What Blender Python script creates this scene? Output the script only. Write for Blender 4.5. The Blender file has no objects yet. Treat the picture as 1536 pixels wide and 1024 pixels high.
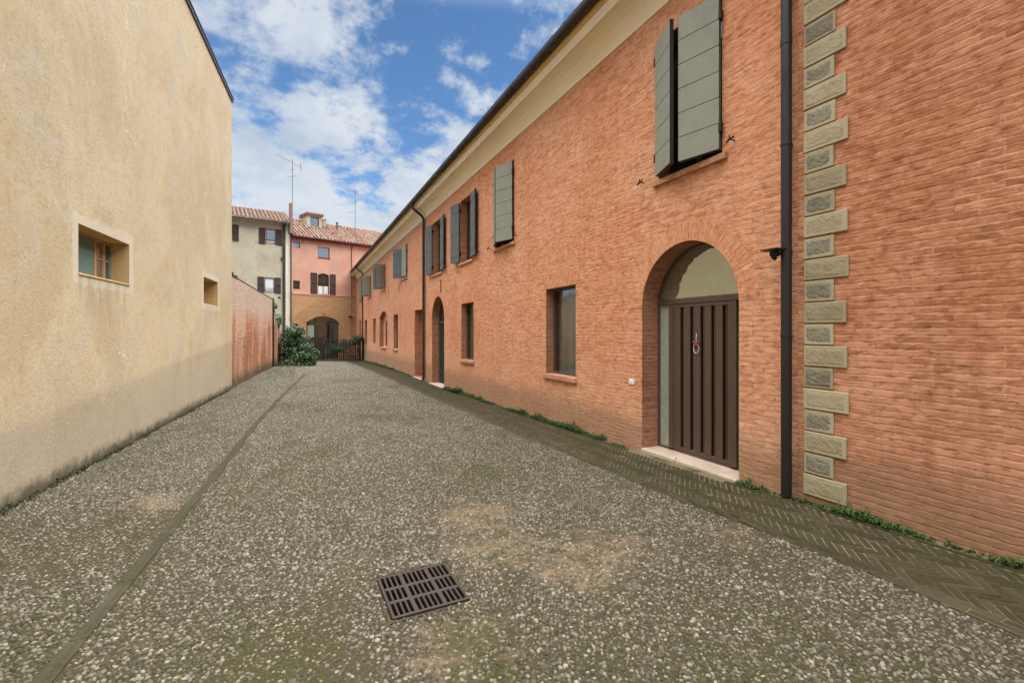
import bpy, math, random
import numpy as np
from mathutils import Matrix, Vector
from mathutils.geometry import tessellate_polygon
random.seed(7); RNG = np.random.default_rng(11)
D2R = math.radians
scene = bpy.context.scene
COL = scene.collection
ABS = {}                                   # absolute matrix of every object made here

# ------------------------------------------------------------------ helpers
class MB:
    """collects shapes, then links them as ONE mesh object"""
    def __init__(s): s.v=[]; s.f=[]; s.m=[]; s.uv=None; s.r=[]; s.cm=0; s.cr=0.0
    def add(s, vs, fs, M=None):
        b=len(s.v)
        s.v += [tuple(M@Vector(v)) for v in vs] if M is not None else [tuple(v) for v in vs]
        for f in fs:
            s.f.append(tuple(b+i for i in f)); s.m.append(s.cm); s.r.append(s.cr)
    def box(s,x0,x1,y0,y1,z0,z1,M=None,bev=0.0):
        if bev<=0:
            vs=[(x,y,z) for z in (z0,z1) for y in (y0,y1) for x in (x0,x1)]
            fs=[(0,2,3,1),(4,5,7,6),(0,1,5,4),(2,6,7,3),(0,4,6,2),(1,3,7,5)]
        else:
            b=min(bev,(x1-x0)*.45,(y1-y0)*.45,(z1-z0)*.45); vs=[]; idx={}
            for sx in (0,1):
                for sy in (0,1):
                    for sz in (0,1):
                        X=(x0,x1)[sx];Y=(y0,y1)[sy];Z=(z0,z1)[sz]
                        dx=b*(1-2*sx);dy=b*(1-2*sy);dz=b*(1-2*sz)
                        for k,p in enumerate([(X,Y+dy,Z+dz),(X+dx,Y,Z+dz),(X+dx,Y+dy,Z)]):
                            idx[(sx,sy,sz,k)]=len(vs); vs.append(p)
            I=lambda a,b_,c,k: idx[(a,b_,c,k)]
            fs=[]
            fs.append((I(0,0,0,0),I(0,0,1,0),I(0,1,1,0),I(0,1,0,0))); fs.append((I(1,0,0,0),I(1,1,0,0),I(1,1,1,0),I(1,0,1,0)))
            fs.append((I(0,0,0,1),I(1,0,0,1),I(1,0,1,1),I(0,0,1,1))); fs.append((I(0,1,0,1),I(0,1,1,1),I(1,1,1,1),I(1,1,0,1)))
            fs.append((I(0,0,0,2),I(0,1,0,2),I(1,1,0,2),I(1,0,0,2))); fs.append((I(0,0,1,2),I(1,0,1,2),I(1,1,1,2),I(0,1,1,2)))
            for a in (0,1):
                for c in (0,1):
                    fs.append((I(a,c,0,0),I(a,c,1,0),I(a,c,1,1),I(a,c,0,1)))
                    fs.append((I(a,0,c,0),I(a,1,c,0),I(a,1,c,2),I(a,0,c,2)))
                    fs.append((I(0,a,c,1),I(1,a,c,1),I(1,a,c,2),I(0,a,c,2)))
                    for d in (0,1): fs.append((I(a,c,d,0),I(a,c,d,1),I(a,c,d,2)))
        s.add(vs,fs,M)
    def tube(s,pts,r,n=10,cap=True):
        pts=[Vector(p) for p in pts]; rr=r if isinstance(r,(list,tuple)) else [r]*len(pts)
        vs=[];fs=[];ref=None
        for i,p in enumerate(pts):
            t=(pts[min(i+1,len(pts)-1)]-pts[max(i-1,0)]).normalized()
            if ref is None or abs(ref.dot(t))>.95:
                ref=Vector((0,0,1)) if abs(t.z)<.9 else Vector((1,0,0))
            a=t.cross(ref).normalized(); b=t.cross(a).normalized()
            for k in range(n):
                q=2*math.pi*k/n; vs.append(p+(a*math.cos(q)+b*math.sin(q))*rr[i])
        for i in range(len(pts)-1):
            for k in range(n):
                fs.append((i*n+k,i*n+(k+1)%n,(i+1)*n+(k+1)%n,(i+1)*n+k))
        if cap: fs.append(tuple(range(n))); fs.append(tuple((len(pts)-1)*n+k for k in range(n)))
        s.add(vs,fs)
    def prism(s,poly,h0,h1,axis='z',M=None):
        n=len(poly)
        mk={'z':lambda a,b,h:(a,b,h),'x':lambda a,b,h:(h,a,b),'y':lambda a,b,h:(a,h,b)}[axis]
        vs=[mk(a,b,h0) for a,b in poly]+[mk(a,b,h1) for a,b in poly]
        fs=[tuple(range(n)),tuple(range(2*n-1,n-1,-1))]+[(i,(i+1)%n,n+(i+1)%n,n+i) for i in range(n)]
        s.add(vs,fs,M)
    def build(s,name,mats,parent=None,smooth=False,local=False,recalc=True):
        """verts are world coordinates unless local=True"""
        if not isinstance(mats,(list,tuple)): mats=[mats]
        me=bpy.data.meshes.new(name)
        P=ABS.get(parent.name,Matrix()) if parent else Matrix()
        vs=s.v
        if parent and not local:
            inv=P.inverted(); vs=[tuple(inv@Vector(v)) for v in s.v]
        me.from_pydata(vs,[],s.f)
        for m in mats: me.materials.append(m)
        if len(mats)>1: me.polygons.foreach_set('material_index',s.m)
        if any(s.r):
            at=me.attributes.new('rnd','FLOAT','FACE'); at.data.foreach_set('value',s.r)
        if s.uv is not None:
            ul=me.uv_layers.new(name='UVMap')
            for lp in me.loops: ul.data[lp.index].uv=s.uv[lp.vertex_index]
        if smooth: me.polygons.foreach_set('use_smooth',[True]*len(me.polygons))
        me.update()
        if recalc:
            import bmesh
            bm=bmesh.new(); bm.from_mesh(me); bmesh.ops.recalc_face_normals(bm,faces=bm.faces); bm.to_mesh(me); bm.free()
        if smooth=='auto':
            try: me.set_sharp_from_angle(angle=D2R(35))
            except Exception: pass
        o=bpy.data.objects.new(name,me); COL.objects.link(o)
        if parent: o.parent=parent
        ABS[o.name]=P.copy()
        return o
def tag(o,label=None,cat=None,group=None,kind=None):
    if label: o['label']=label
    if cat: o['category']=cat
    if group: o['group']=group
    if kind: o['kind']=kind
    return o
def thing(name,label,cat,loc=(0,0,0),rz=0,group=None):
    o=bpy.data.objects.new(name,None); COL.objects.link(o); o.empty_display_size=.2
    o.location=loc; o.rotation_euler=(0,0,rz); ABS[o.name]=Matrix.Translation(loc)@Matrix.Rotation(rz,4,'Z')
    return tag(o,label,cat,group)

# ------------------------------------------------------------------ material kit
class NT:
    def __init__(s,name):
        s.mat=bpy.data.materials.new(name); s.mat.use_nodes=True; s.t=s.mat.node_tree; s.t.nodes.clear()
        s.out=s.n('ShaderNodeOutputMaterial'); s.b=s.n('ShaderNodeBsdfPrincipled'); s.l(s.b.outputs[0],s.out.inputs[0])
        s.co=s.n('ShaderNodeTexCoord').outputs['Object']
    def n(s,typ,**k):
        nd=s.t.nodes.new(typ)
        for a,b in k.items(): setattr(nd,a,b)
        return nd
    def l(s,a,b): s.t.links.new(a,b)
    def set(s,sock,v):
        if hasattr(v,'is_linked') or isinstance(v,bpy.types.NodeSocket): s.l(v,sock)
        else:
            if sock.type=='RGBA' and len(v)==3: v=(*v,1)
            sock.default_value=v
    def mp(s,vec,scale=(1,1,1),loc=(0,0,0),rot=(0,0,0)):
        m=s.n('ShaderNodeMapping'); s.l(vec,m.inputs[0]); m.inputs['Scale'].default_value=scale
        m.inputs['Location'].default_value=loc; m.inputs['Rotation'].default_value=rot; return m.outputs[0]
    def noise(s,vec,scale,detail=4,rough=.55,dist=0,col=False):
        q=s.n('ShaderNodeTexNoise'); s.l(vec,q.inputs['Vector']); q.inputs['Scale'].default_value=scale
        q.inputs['Detail'].default_value=detail; q.inputs['Roughness'].default_value=rough; q.inputs['Distortion'].default_value=dist
        return q.outputs['Color' if col else 'Fac']
    def rng(s,v,a,b,c=0,d=1,smooth=True):
        q=s.n('ShaderNodeMapRange'); q.interpolation_type='SMOOTHSTEP' if smooth else 'LINEAR'
        s.set(q.inputs['Value'],v); q.inputs['From Min'].default_value=a; q.inputs['From Max'].default_value=b
        q.inputs['To Min'].default_value=c; q.inputs['To Max'].default_value=d; return q.outputs[0]
    def mix(s,f,a,b,mode='MIX'):
        q=s.n('ShaderNodeMix',data_type='RGBA',blend_type=mode); s.set(q.inputs[0],f); s.set(q.inputs[6],a); s.set(q.inputs[7],b); return q.outputs[2]
    def ma(s,op,a,b=0.0,c=None):
        q=s.n('ShaderNodeMath',operation=op); s.set(q.inputs[0],a); s.set(q.inputs[1],b)
        if c is not None: s.set(q.inputs[2],c)
        return q.outputs[0]
    def xyz(s,vec):
        q=s.n('ShaderNodeSeparateXYZ'); s.l(vec,q.inputs[0]); return q.outputs
    def comb(s,x,y,z=0.0):
        q=s.n('ShaderNodeCombineXYZ'); s.set(q.inputs[0],x); s.set(q.inputs[1],y); s.set(q.inputs[2],z); return q.outputs[0]
    def vadd(s,a,b,sc=1.0):
        q=s.n('ShaderNodeVectorMath',operation='MULTIPLY_ADD'); s.set(q.inputs[0],b); q.inputs[1].default_value=(sc,sc,sc); s.set(q.inputs[2],a); return q.outputs[0]
    def bump(s,h,dist,strength=1.0,nrm=None):
        q=s.n('ShaderNodeBump'); q.inputs['Distance'].default_value=dist; q.inputs['Strength'].default_value=strength
        s.set(q.inputs['Height'],h)
        if nrm is not None: s.l(nrm,q.inputs['Normal'])
        return q.outputs[0]
    def done(s,col,rough=.9,nrm=None,spec=.3,metal=0):
        s.set(s.b.inputs['Base Color'],col); s.set(s.b.inputs['Roughness'],rough)
        s.b.inputs['Specular IOR Level'].default_value=spec; s.b.inputs['Metallic'].default_value=metal
        if nrm is not None: s.l(nrm,s.b.inputs['Normal'])
        return s.mat

def mat_brick(name,colA,colB,colD,mortar,rough_streak=.5,wash=.55,hj=0.0,warp=.030,relief=.0115,uv=False,row=.056,width=.26,dark=.5,off=(0,0,0),base_z=None):
    m=NT(name)
    if uv:
        uvn=m.n('ShaderNodeUVMap').outputs[0]; base=uvn; o3=m.co
    else:
        o3=m.co; X,Y,Z=m.xyz(o3)[:3]; base=m.comb(m.ma('ADD',X,Y),Z,0.0)
    if any(off): base=m.mp(base,loc=off)
    dn=m.noise(o3,3.2,3,.6,col=True); dn2=m.noise(o3,14,2,.5,col=True)
    vec=m.vadd(base,dn,warp); vec=m.vadd(vec,dn2,.020)
    bt=m.n('ShaderNodeTexBrick'); m.l(vec,bt.inputs['Vector']); bt.offset=.5
    for k,v in (('Scale',1),('Mortar Size',.0075),('Mortar Smooth',.35),('Bias',0),('Brick Width',width),('Row Height',row)): bt.inputs[k].default_value=v
    bt.inputs['Color1'].default_value=(0,0,0,1); bt.inputs['Color2'].default_value=(1,1,1,1); bt.inputs['Mortar'].default_value=(.5,.5,.5,1)
    mort=bt.outputs['Fac']
    if hj>0:
        b2=m.n('ShaderNodeTexBrick'); m.l(vec,b2.inputs['Vector'])
        for k,v in (('Scale',1),('Mortar Size',.010),('Mortar Smooth',.5),('Bias',0),('Brick Width',40.),('Row Height',row)): b2.inputs[k].default_value=v
        mort=m.ma('ADD',m.ma('MULTIPLY',mort,1-hj),m.ma('MULTIPLY',b2.outputs['Fac'],hj))
    br=m.n('ShaderNodeSeparateColor'); m.l(bt.outputs['Color'],br.inputs[0]); brnd=br.outputs[0]
    st=m.mp(vec,scale=(1,3.6,1)); streak=m.noise(st,7,5,.62,.3); streak2=m.noise(m.mp(vec,scale=(1,3.0,1)),24,3,.6)
    low=m.noise(o3,.55,4,.6); mid=m.noise(o3,2.3,4,.6,.4)
    c=m.mix(m.rng(low,.35,.68),colA,colB)
    c=m.mix(m.ma('MULTIPLY',m.rng(brnd,.35,1.0),m.rng(mid,.35,.60,.25,min(1,dark*1.35))),c,colD)
    c=m.mix(m.ma('MULTIPLY',m.rng(streak,.46,.72),rough_streak),c,colD)
    c=m.mix(m.rng(m.noise(o3,1.3,5,.65,.6),.52,.78,0,.55),c,mortar)            # lime wash blooms
    washm=m.rng(m.noise(o3,1.1,3,.55),.38,.62,wash*.45,1)
    jn=m.ma('MULTIPLY',mort,washm)
    c=m.mix(m.ma('MULTIPLY',jn,.75),c,mortar)
    gap=m.ma('MULTIPLY',m.rng(mort,.55,1),m.rng(streak2,.56,.66))               # open joints
    gap=m.ma('MULTIPLY',gap,m.rng(m.noise(o3,.8,3,.6),.44,.62))
    zone=m.rng(m.xyz(o3)[2],3.0,1.5,.35,1.0)
    gap=m.ma('MULTIPLY',gap,zone)
    c=m.mix(m.ma('MULTIPLY',gap,.8),c,(colD[0]*.42,colD[1]*.40,colD[2]*.42))
    mot=m.noise(m.mp(vec,scale=(1,2.2,1)),10,5,.68,.4)
    c=m.mix(m.rng(mot,.50,.68,0,.72),c,tuple(x*.66 for x in colD)); c=m.mix(m.rng(mot,.48,.32,0,.6),c,mortar)
    dr_=m.noise(m.mp(o3,scale=(4,4,.35)),1.5,4,.6); c=m.mix(m.rng(dr_,.52,.75,0,.30),c,tuple(x*.75 for x in colD))
    rowl=m.ma('MULTIPLY',mort,m.rng(m.noise(m.mp(vec,scale=(1,3,1)),6,4,.65),.42,.62)); c=m.mix(m.ma('MULTIPLY',rowl,.5),c,tuple(x*.6 for x in colD))
    if base_z is not None:
        Zc=m.xyz(o3)[2]; nz=m.ma('ADD',Zc,m.ma('MULTIPLY',m.noise(o3,3.5,5,.7),-.55))
        c=m.mix(m.rng(nz,base_z+.10,base_z-.32,0,.55),c,(.12,.10,.055))
        c=m.mix(m.rng(nz,base_z+.95,base_z+.1,0,.15),c,mortar)
    c=m.mix(m.rng(m.noise(o3,60,2,.6),.3,.8,0,.10),c,(.10,.05,.03))
    h=m.ma('ADD',m.ma('MULTIPLY',mort,-.55),m.ma('MULTIPLY',streak,.9)); h=m.ma('ADD',h,m.ma('MULTIPLY',streak2,.35)); h=m.ma('ADD',h,m.ma('MULTIPLY',gap,-.7))
    h=m.ma('ADD',h,m.ma('MULTIPLY',brnd,.22))
    return m.done(c,.92,m.bump(h,relief,1.0),.15)

def mat_plaster(name,colA,colB,grey,bump=.004,stain_z=None,streaks=.3,speck=.25,wins=()):
    m=NT(name); o=m.co
    c=m.mix(m.rng(m.noise(o,.55,6,.68,.4),.38,.60),colA,colB)
    c=m.mix(m.rng(m.noise(o,1.3,6,.74,.5),.48,.66,0,.75),c,grey)
    vs=m.noise(m.mp(o,scale=(6,6,.6)),1.6,4,.6); c=m.mix(m.rng(vs,.52,.78,0,streaks),c,grey)
    c=m.mix(m.rng(m.noise(o,38,3,.7),.54,.80,0,speck),c,(min(1,colA[0]*1.35),min(1,colA[1]*1.35),min(1,colA[2]*1.4)))
    c=m.mix(m.rng(m.noise(o,9,5,.72,.5),.48,.72,0,speck*.6),c,(colA[0]*.72,colA[1]*.70,colA[2]*.64))
    c=m.mix(m.rng(m.noise(o,22,4,.75),.52,.80,0,speck*1.1),c,(colA[0]*.5,colA[1]*.47,colA[2]*.42))
    for (a0,a1,b0,b1) in wins:      # paler making-good round the openings and rain streaks below them
        X_,Y_,Z_=m.xyz(o)[:3]; ed=m.ma('MULTIPLY',m.ma('SUBTRACT',m.noise(o,5,5,.7),.5),.30)
        dy=m.ma('SUBTRACT',m.ma('ABSOLUTE',m.ma('SUBTRACT',Y_,(a0+a1)/2)),(a1-a0)/2); dzz=m.ma('SUBTRACT',m.ma('ABSOLUTE',m.ma('SUBTRACT',Z_,(b0+b1)/2)),(b1-b0)/2)
        dd=m.ma('ADD',m.ma('MAXIMUM',dy,dzz),ed); c=m.mix(m.rng(dd,.17,.10,0,.55),c,(.56,.50,.41))
        below=m.ma('MULTIPLY',m.rng(m.ma('SUBTRACT',b0,Z_),0,.03),m.rng(m.ma('SUBTRACT',b0,Z_),1.1,.1)); below=m.ma('MULTIPLY',below,m.rng(dy,.04,-.06))
        c=m.mix(m.ma('MULTIPLY',below,m.rng(m.noise(m.mp(o,scale=(14,14,.7)),1.6,4,.65),.44,.66,0,.55)),c,(.24,.20,.14))
    if wins:
        ck=m.n('ShaderNodeTexVoronoi',feature='DISTANCE_TO_EDGE'); m.l(m.vadd(o,m.noise(o,2.5,5,.7,col=True),.5),ck.inputs['Vector']); ck.inputs['Scale'].default_value=.42
        c=m.mix(m.ma('MULTIPLY',m.rng(ck.outputs['Distance'],.0042,.0012),m.rng(m.noise(o,.9,3,.6),.54,.60,0,.55)),c,(.72,.65,.54))
    if stain_z is not None:
        Z=m.xyz(o)[2]; n=m.noise(o,4.5,6,.72); n2=m.noise(o,1.1,3,.6)
        lvl=m.ma('ADD',Z,m.ma('MULTIPLY',n,-.36)); 
        c=m.mix(m.rng(m.ma('ADD',Z,m.ma('MULTIPLY',n2,-.8)),stain_z+.75,stain_z+.0,0,.40),c,grey)
        c=m.mix(m.rng(lvl,stain_z+.02,stain_z-.16,0,.9),c,(.085,.075,.04))
    h=m.ma('ADD',m.noise(o,26,5,.7),m.ma('MULTIPLY',m.noise(m.mp(o,scale=(1,1,.45)),5,4,.6),1.2))
    h=m.ma('ADD',h,m.ma('MULTIPLY',m.noise(o,110,2,.6),.35))
    return m.done(c,.93,m.bump(h,bump,1.0),.12)

def mat_paint(name,col,var=.25,rough=.55,bump=.0006,spec=.35,metal=0,scale=6,dirt=None):
    m=NT(name); o=m.co
    a=m.noise(o,scale,5,.65,.3); b=m.noise(m.mp(o,scale=(1,1,.25)),scale*4,4,.6)
    dk=dirt or (col[0]*.55,col[1]*.53,col[2]*.5); lt=tuple(min(1,x*1.25) for x in col)
    c=m.mix(m.rng(a,.35,.75,0,var),col,dk); c=m.mix(m.rng(b,.45,.8,0,var),c,lt)
    r=m.rng(a,.3,.7,rough-.08,min(1,rough+.15))
    return m.done(c,r,m.bump(b,bump,1.0),spec,metal)

def mat_stone(name,colA,colB,dark,bump=.006,scale=9,vary=False):
    m=NT(name); o=m.co
    c=m.mix(m.rng(m.noise(o,scale*.35,5,.65,.4),.35,.66),colA,colB)
    c=m.mix(m.rng(m.noise(o,scale*1.7,5,.75,.8),.50,.74,0,.7),c,dark)
    c=m.mix(m.rng(m.noise(o,scale*6,3,.7),.5,.8,0,.35),c,tuple(x*1.5 for x in colA))
    if vary:
        at=m.n('ShaderNodeAttribute',attribute_name='rnd').outputs['Fac']; c=m.mix(m.rng(at,0,.5,.32,0),c,dark); c=m.mix(m.rng(at,.5,1,0,.28),c,tuple(x*1.35 for x in colB))
    h=m.ma('ADD',m.noise(o,scale*1.8,6,.72,.7),m.ma('MULTIPLY',m.noise(o,scale*7,3,.6),.4))
    return m.done(c,.95,m.bump(h,bump,1.0),.1)

def mat_glass(name,refl=.5,tint=(.75,.82,.72),dark=(.015,.018,.016),trans=0.0,wav=.0008):
    """window glass: mirror-like film over a dark or see-through body"""
    m=NT(name); o=m.co
    g=m.n('ShaderNodeBsdfGlossy'); g.inputs['Color'].default_value=(*tint,1); g.inputs['Roughness'].default_value=.045
    m.l(m.bump(m.noise(m.mp(o,scale=(1,1,.5)),3.0,3,.5),wav*30,.35),g.inputs['Normal'])
    if trans>0:
        body=m.n('ShaderNodeBsdfTransparent'); body.inputs[0].default_value=(trans,trans,trans,1)
    else:
        body=m.n('ShaderNodeBsdfDiffuse'); body.inputs[0].default_value=(*dark,1)
    lw=m.n('ShaderNodeLayerWeight'); lw.inputs['Blend'].default_value=.35
    f=m.rng(lw.outputs['Facing'],0,1,refl*.75,min(1,refl*1.5),smooth=False)
    mx=m.n('ShaderNodeMixShader'); m.l(f,mx.inputs[0]); m.l(body.outputs[0],mx.inputs[1]); m.l(g.outputs[0],mx.inputs[2])
    m.l(mx.outputs[0],m.out.inputs[0]); m.t.nodes.remove(m.b); return m.mat

def mat_tile(name,tint=1.0):
    m=NT(name); o=m.co
    at=m.n('ShaderNodeAttribute',attribute_name='rnd').outputs['Fac']
    cr=m.n('ShaderNodeValToRGB'); m.l(at,cr.inputs[0]); e=cr.color_ramp.elements
    e[0].position=0; e[0].color=(.24,.11,.075,1); e[1].position=1; e[1].color=(.33,.22,.165,1)
    for p,c_ in ((.3,(.30,.15,.105,1)),(.6,(.31,.175,.125,1)),(.80,(.20,.10,.07,1)),(.88,(.035,.02,.015,1)),(.90,(.035,.02,.015,1)),(.93,(.31,.20,.145,1))):
        q=e.new(p); q.color=c_
    c=m.mix(m.rng(m.noise(o,5,4,.7),.45,.75,0,.6),cr.outputs[0],(.36,.29,.21)); c=m.mix(m.rng(m.noise(o,13,4,.7),.5,.8,0,.7),c,(.07,.055,.04))
    return m.done(c,.93,m.bump(m.noise(o,40,3,.7),.004),.1)

def mat_leaf(name,dark,mid,light,rough=.5):
    m=NT(name); at=m.n('ShaderNodeAttribute',attribute_name='rnd').outputs['Fac']
    cr=m.n('ShaderNodeValToRGB'); m.l(at,cr.inputs[0]); e=cr.color_ramp.elements
    e[0].position=0; e[0].color=(*dark,1); e[1].position=1; e[1].color=(*light,1); q=e.new(.55); q.color=(*mid,1)
    c=m.mix(m.rng(m.noise(m.co,1.6,3,.6),.35,.7,0,.5),cr.outputs[0],(mid[0]*1.3,mid[1]*1.05,mid[2]*.7))
    m.b.inputs['Transmission Weight'].default_value=0
    return m.done(c,rough,None,.35)

M={}
M['brick']=mat_brick('washed_brick',(.67,.285,.142),(.71,.345,.19),(.50,.18,.085),(.80,.47,.305),.45,.6,dark=.6,base_z=.25)
M['brick_uv']=mat_brick('washed_brick_arch',(.66,.275,.135),(.70,.33,.175),(.50,.185,.085),(.80,.44,.27),.25,.7,uv=True,dark=.6)
M['brick_red']=mat_brick('rough_red_brick',(.47,.19,.093),(.56,.25,.14),(.29,.10,.043),(.68,.355,.225),.75,.5,hj=.35,warp=.011,relief=.0055,row=.0575,width=.27,dark=.45,off=(.1,.03,0),base_z=.38)
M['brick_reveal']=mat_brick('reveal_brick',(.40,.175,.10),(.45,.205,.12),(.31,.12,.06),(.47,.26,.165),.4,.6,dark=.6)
M['brick_far']=mat_brick('yellow_brick',(.48,.27,.13),(.55,.32,.165),(.38,.18,.08),(.58,.38,.22),.5,.6,dark=.7)
M['plaster']=mat_plaster('ochre_plaster',(.43,.335,.205),(.495,.40,.262),(.43,.38,.295),.007,.0,.40,.7,((7.16-15.83,8.62-15.83,2.36,2.945),(12.75-15.83,14.13-15.83,2.32,2.935)))
M['reveal_plaster']=mat_plaster('ochre_reveal',(.44,.29,.12),(.48,.34,.16),(.38,.28,.15),.004)
M['pink']=mat_plaster('pink_plaster',(.52,.255,.175),(.57,.32,.23),(.46,.29,.225),.004,None,.35,.12)
M['cream']=mat_plaster('cream_plaster',(.40,.345,.245),(.45,.395,.29),(.33,.295,.23),.004,None,.5,.12)
M['pale_trim']=mat_plaster('pale_trim',(.66,.60,.47),(.70,.65,.52),(.5,.46,.37),.002,None,.2,.08)
M['cornice']=mat_plaster('cornice_plaster',(.84,.72,.50),(.85,.75,.56),(.80,.71,.56),.0012,None,.15,.05)
M['fascia']=mat_plaster('fascia_plaster',(.84,.73,.55),(.86,.76,.60),(.8,.7,.56),.0012,None,.15,.05)
M['ochre_line']=mat_paint('ochre_line',(.60,.42,.17),.15,.8)
M['gutter']=mat_paint('dark_brown_metal',(.017,.012,.012),.35,.42,.0003,.5,.0,3)
M['flashing']=mat_paint('grey_flashing',(.07,.075,.085),.3,.45,.0003,.5,.3,3)
M['shutter_out']=mat_paint('olive_grey_paint',(.25,.25,.195),.22,.55,.0005,.3,0,5)
M['shutter_in']=mat_paint('slate_grey_paint',(.115,.115,.115),.22,.6,.0005,.3,0,5)
M['iron']=mat_paint('black_iron',(.018,.016,.016),.3,.5,.0004,.4,.2,20)
M['brown_metal']=mat_paint('bronze_door_metal',(.10,.062,.044),.25,.42,.0003,.5,.15,4)
M['brown_dark']=mat_paint('dark_gap_metal',(.012,.008,.007),.3,.5,.0003,.4,.1,9)
M['frame_green']=mat_paint('grey_green_frame',(.07,.075,.06),.2,.5)
M['frame_brown']=mat_paint('brown_frame',(.055,.028,.018),.3,.55)
M['shutter_brown']=mat_paint('brown_louvre',(.045,.018,.014),.3,.6)
M['dark_room']=mat_paint('dark_interior',(.02,.017,.014),.2,.9)
M['glass']=mat_glass('dark_glass',.30)
M['glass_soft']=mat_glass('pale_reflecting_glass',.50,(.80,.86,.74),(.14,.155,.12))
M['glass_sky']=mat_glass('sky_glass',.55,(.8,.88,.95),(.02,.03,.04))
M['glass_clear']=mat_glass('clear_glass',.16,(.8,.85,.8),trans=.82)
M['frosted']=mat_paint('frosted_green_pane',(.33,.37,.30),.45,.25,.002,.5,0,5)
M['old_render']=mat_paint('old_render',(.24,.15,.115),.5,.9)
M['curtain']=mat_paint('sage_curtain',(.30,.33,.26),.2,.9)
M['lace']=mat_paint('white_curtain',(.62,.62,.60),.15,.9)
M['sill']=mat_brick('sill_brick',(.50,.25,.15),(.56,.30,.19),(.40,.17,.09),(.60,.37,.25),.4,.9,row=.3,width=.4)
M['threshold']=mat_stone('worn_pink_stone',(.44,.33,.25),(.52,.41,.32),(.27,.19,.13),.003,5)
M['quoin_pale']=mat_stone('buff_sandstone',(.31,.25,.155),(.37,.305,.20),(.17,.14,.085),.007,6,True)
M['quoin_grey']=mat_stone('grey_picked_stone',(.205,.185,.13),(.27,.245,.18),(.115,.105,.072),.014,12,True)
M['quoin_edge']=mat_stone('chiselled_margin',(.36,.30,.19),(.41,.35,.235),(.23,.19,.12),.003,8,True)
M['white_plastic']=mat_paint('white_plastic',(.75,.75,.73),.08,.4)
M['red_ribbon']=mat_paint('red_ribbon',(.36,.07,.07),.15,.7)
M['white_cord']=mat_paint('white_cord',(.50,.45,.44),.1,.8)
M['tiles']=mat_tile('terracotta_tiles')
M['wood_fence']=mat_paint('dark_stained_wood',(.040,.022,.018),.5,.75,.002,.2,0,5)
M['teal_paint']=mat_paint('teal_green_paint',(.10,.17,.155),.3,.6)
M['old_wood']=mat_paint('worn_window_wood',(.42,.24,.14),.6,.8,.001,.2,0,14)
M['red_trim']=mat_paint('dark_red_trim',(.36,.055,.045),.3,.8)
M['grate_iron']=mat_paint('cast_iron',(.042,.031,.027),.5,.5,.0012,.45,.35,30,dirt=(.075,.040,.024))
M['antenna']=mat_paint('antenna_metal',(.12,.12,.13),.2,.5,.0,.5,.4)
M['bark']=mat_paint('bark',(.10,.07,.045),.5,.9,.006,.1,0,12)
M['shrub']=mat_leaf('shrub_leaves',(.012,.035,.012),(.030,.070,.024),(.075,.135,.045),.42)
M['weed']=mat_leaf('weed_leaves',(.020,.045,.010),(.045,.095,.020),(.10,.17,.045),.6)
M['moss']=mat_leaf('moss_tufts',(.030,.035,.012),(.06,.065,.025),(.12,.12,.05),.8)

def mat_old_brickwall():
    m=NT('old_garden_brick'); o=m.co; X,Y,Z=m.xyz(o)[:3]
    vec=m.vadd(m.comb(m.ma('ADD',X,Y),Z,0.0),m.noise(o,4,3,.6,col=True),.03)
    bt=m.n('ShaderNodeTexBrick'); m.l(vec,bt.inputs['Vector'])
    for k,v in (('Scale',1),('Mortar Size',.009),('Mortar Smooth',.3),('Bias',0),('Brick Width',.25),('Row Height',.062)): bt.inputs[k].default_value=v
    bt.inputs['Color1'].default_value=(.40,.115,.048,1); bt.inputs['Color2'].default_value=(.58,.225,.10,1); bt.inputs['Mortar'].default_value=(.46,.33,.23,1)
    c=bt.outputs['Color']
    band=m.noise(m.mp(o,scale=(1,1,.30)),.85,6,.68,.5)
    c=m.mix(m.rng(band,.46,.56,0,.72),c,(.70,.50,.36)); c=m.mix(m.ma('MULTIPLY',bt.outputs['Fac'],.6),c,(.30,.17,.10))
    up=m.rng(m.ma('ADD',Z,m.ma('MULTIPLY',m.noise(o,1.5,4,.6),1.2)),2.4,3.2,0,.85)
    c=m.mix(up,c,(.55,.43,.35)); c=m.mix(m.rng(m.noise(o,5,5,.7),.5,.75,0,.5),c,(.38,.22,.13))
    nz=m.ma('ADD',Z,m.ma('MULTIPLY',m.noise(o,4,4,.7),-.5)); c=m.mix(m.rng(nz,.25,-.15,0,.8),c,(.09,.085,.045))
    h=m.ma('ADD',m.ma('MULTIPLY',bt.outputs['Fac'],-.8),m.ma('MULTIPLY',m.noise(m.mp(o,scale=(1,1,2)),11,6,.75),1.5))
    c=m.mix(m.rng(m.noise(m.mp(o,scale=(1,1,2.5)),4.5,6,.75,.4),.50,.66,0,.65),c,(.30,.12,.06))
    return m.done(c,.95,m.bump(h,.03),.1)
M['garden_brick']=mat_old_brickwall()

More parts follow.
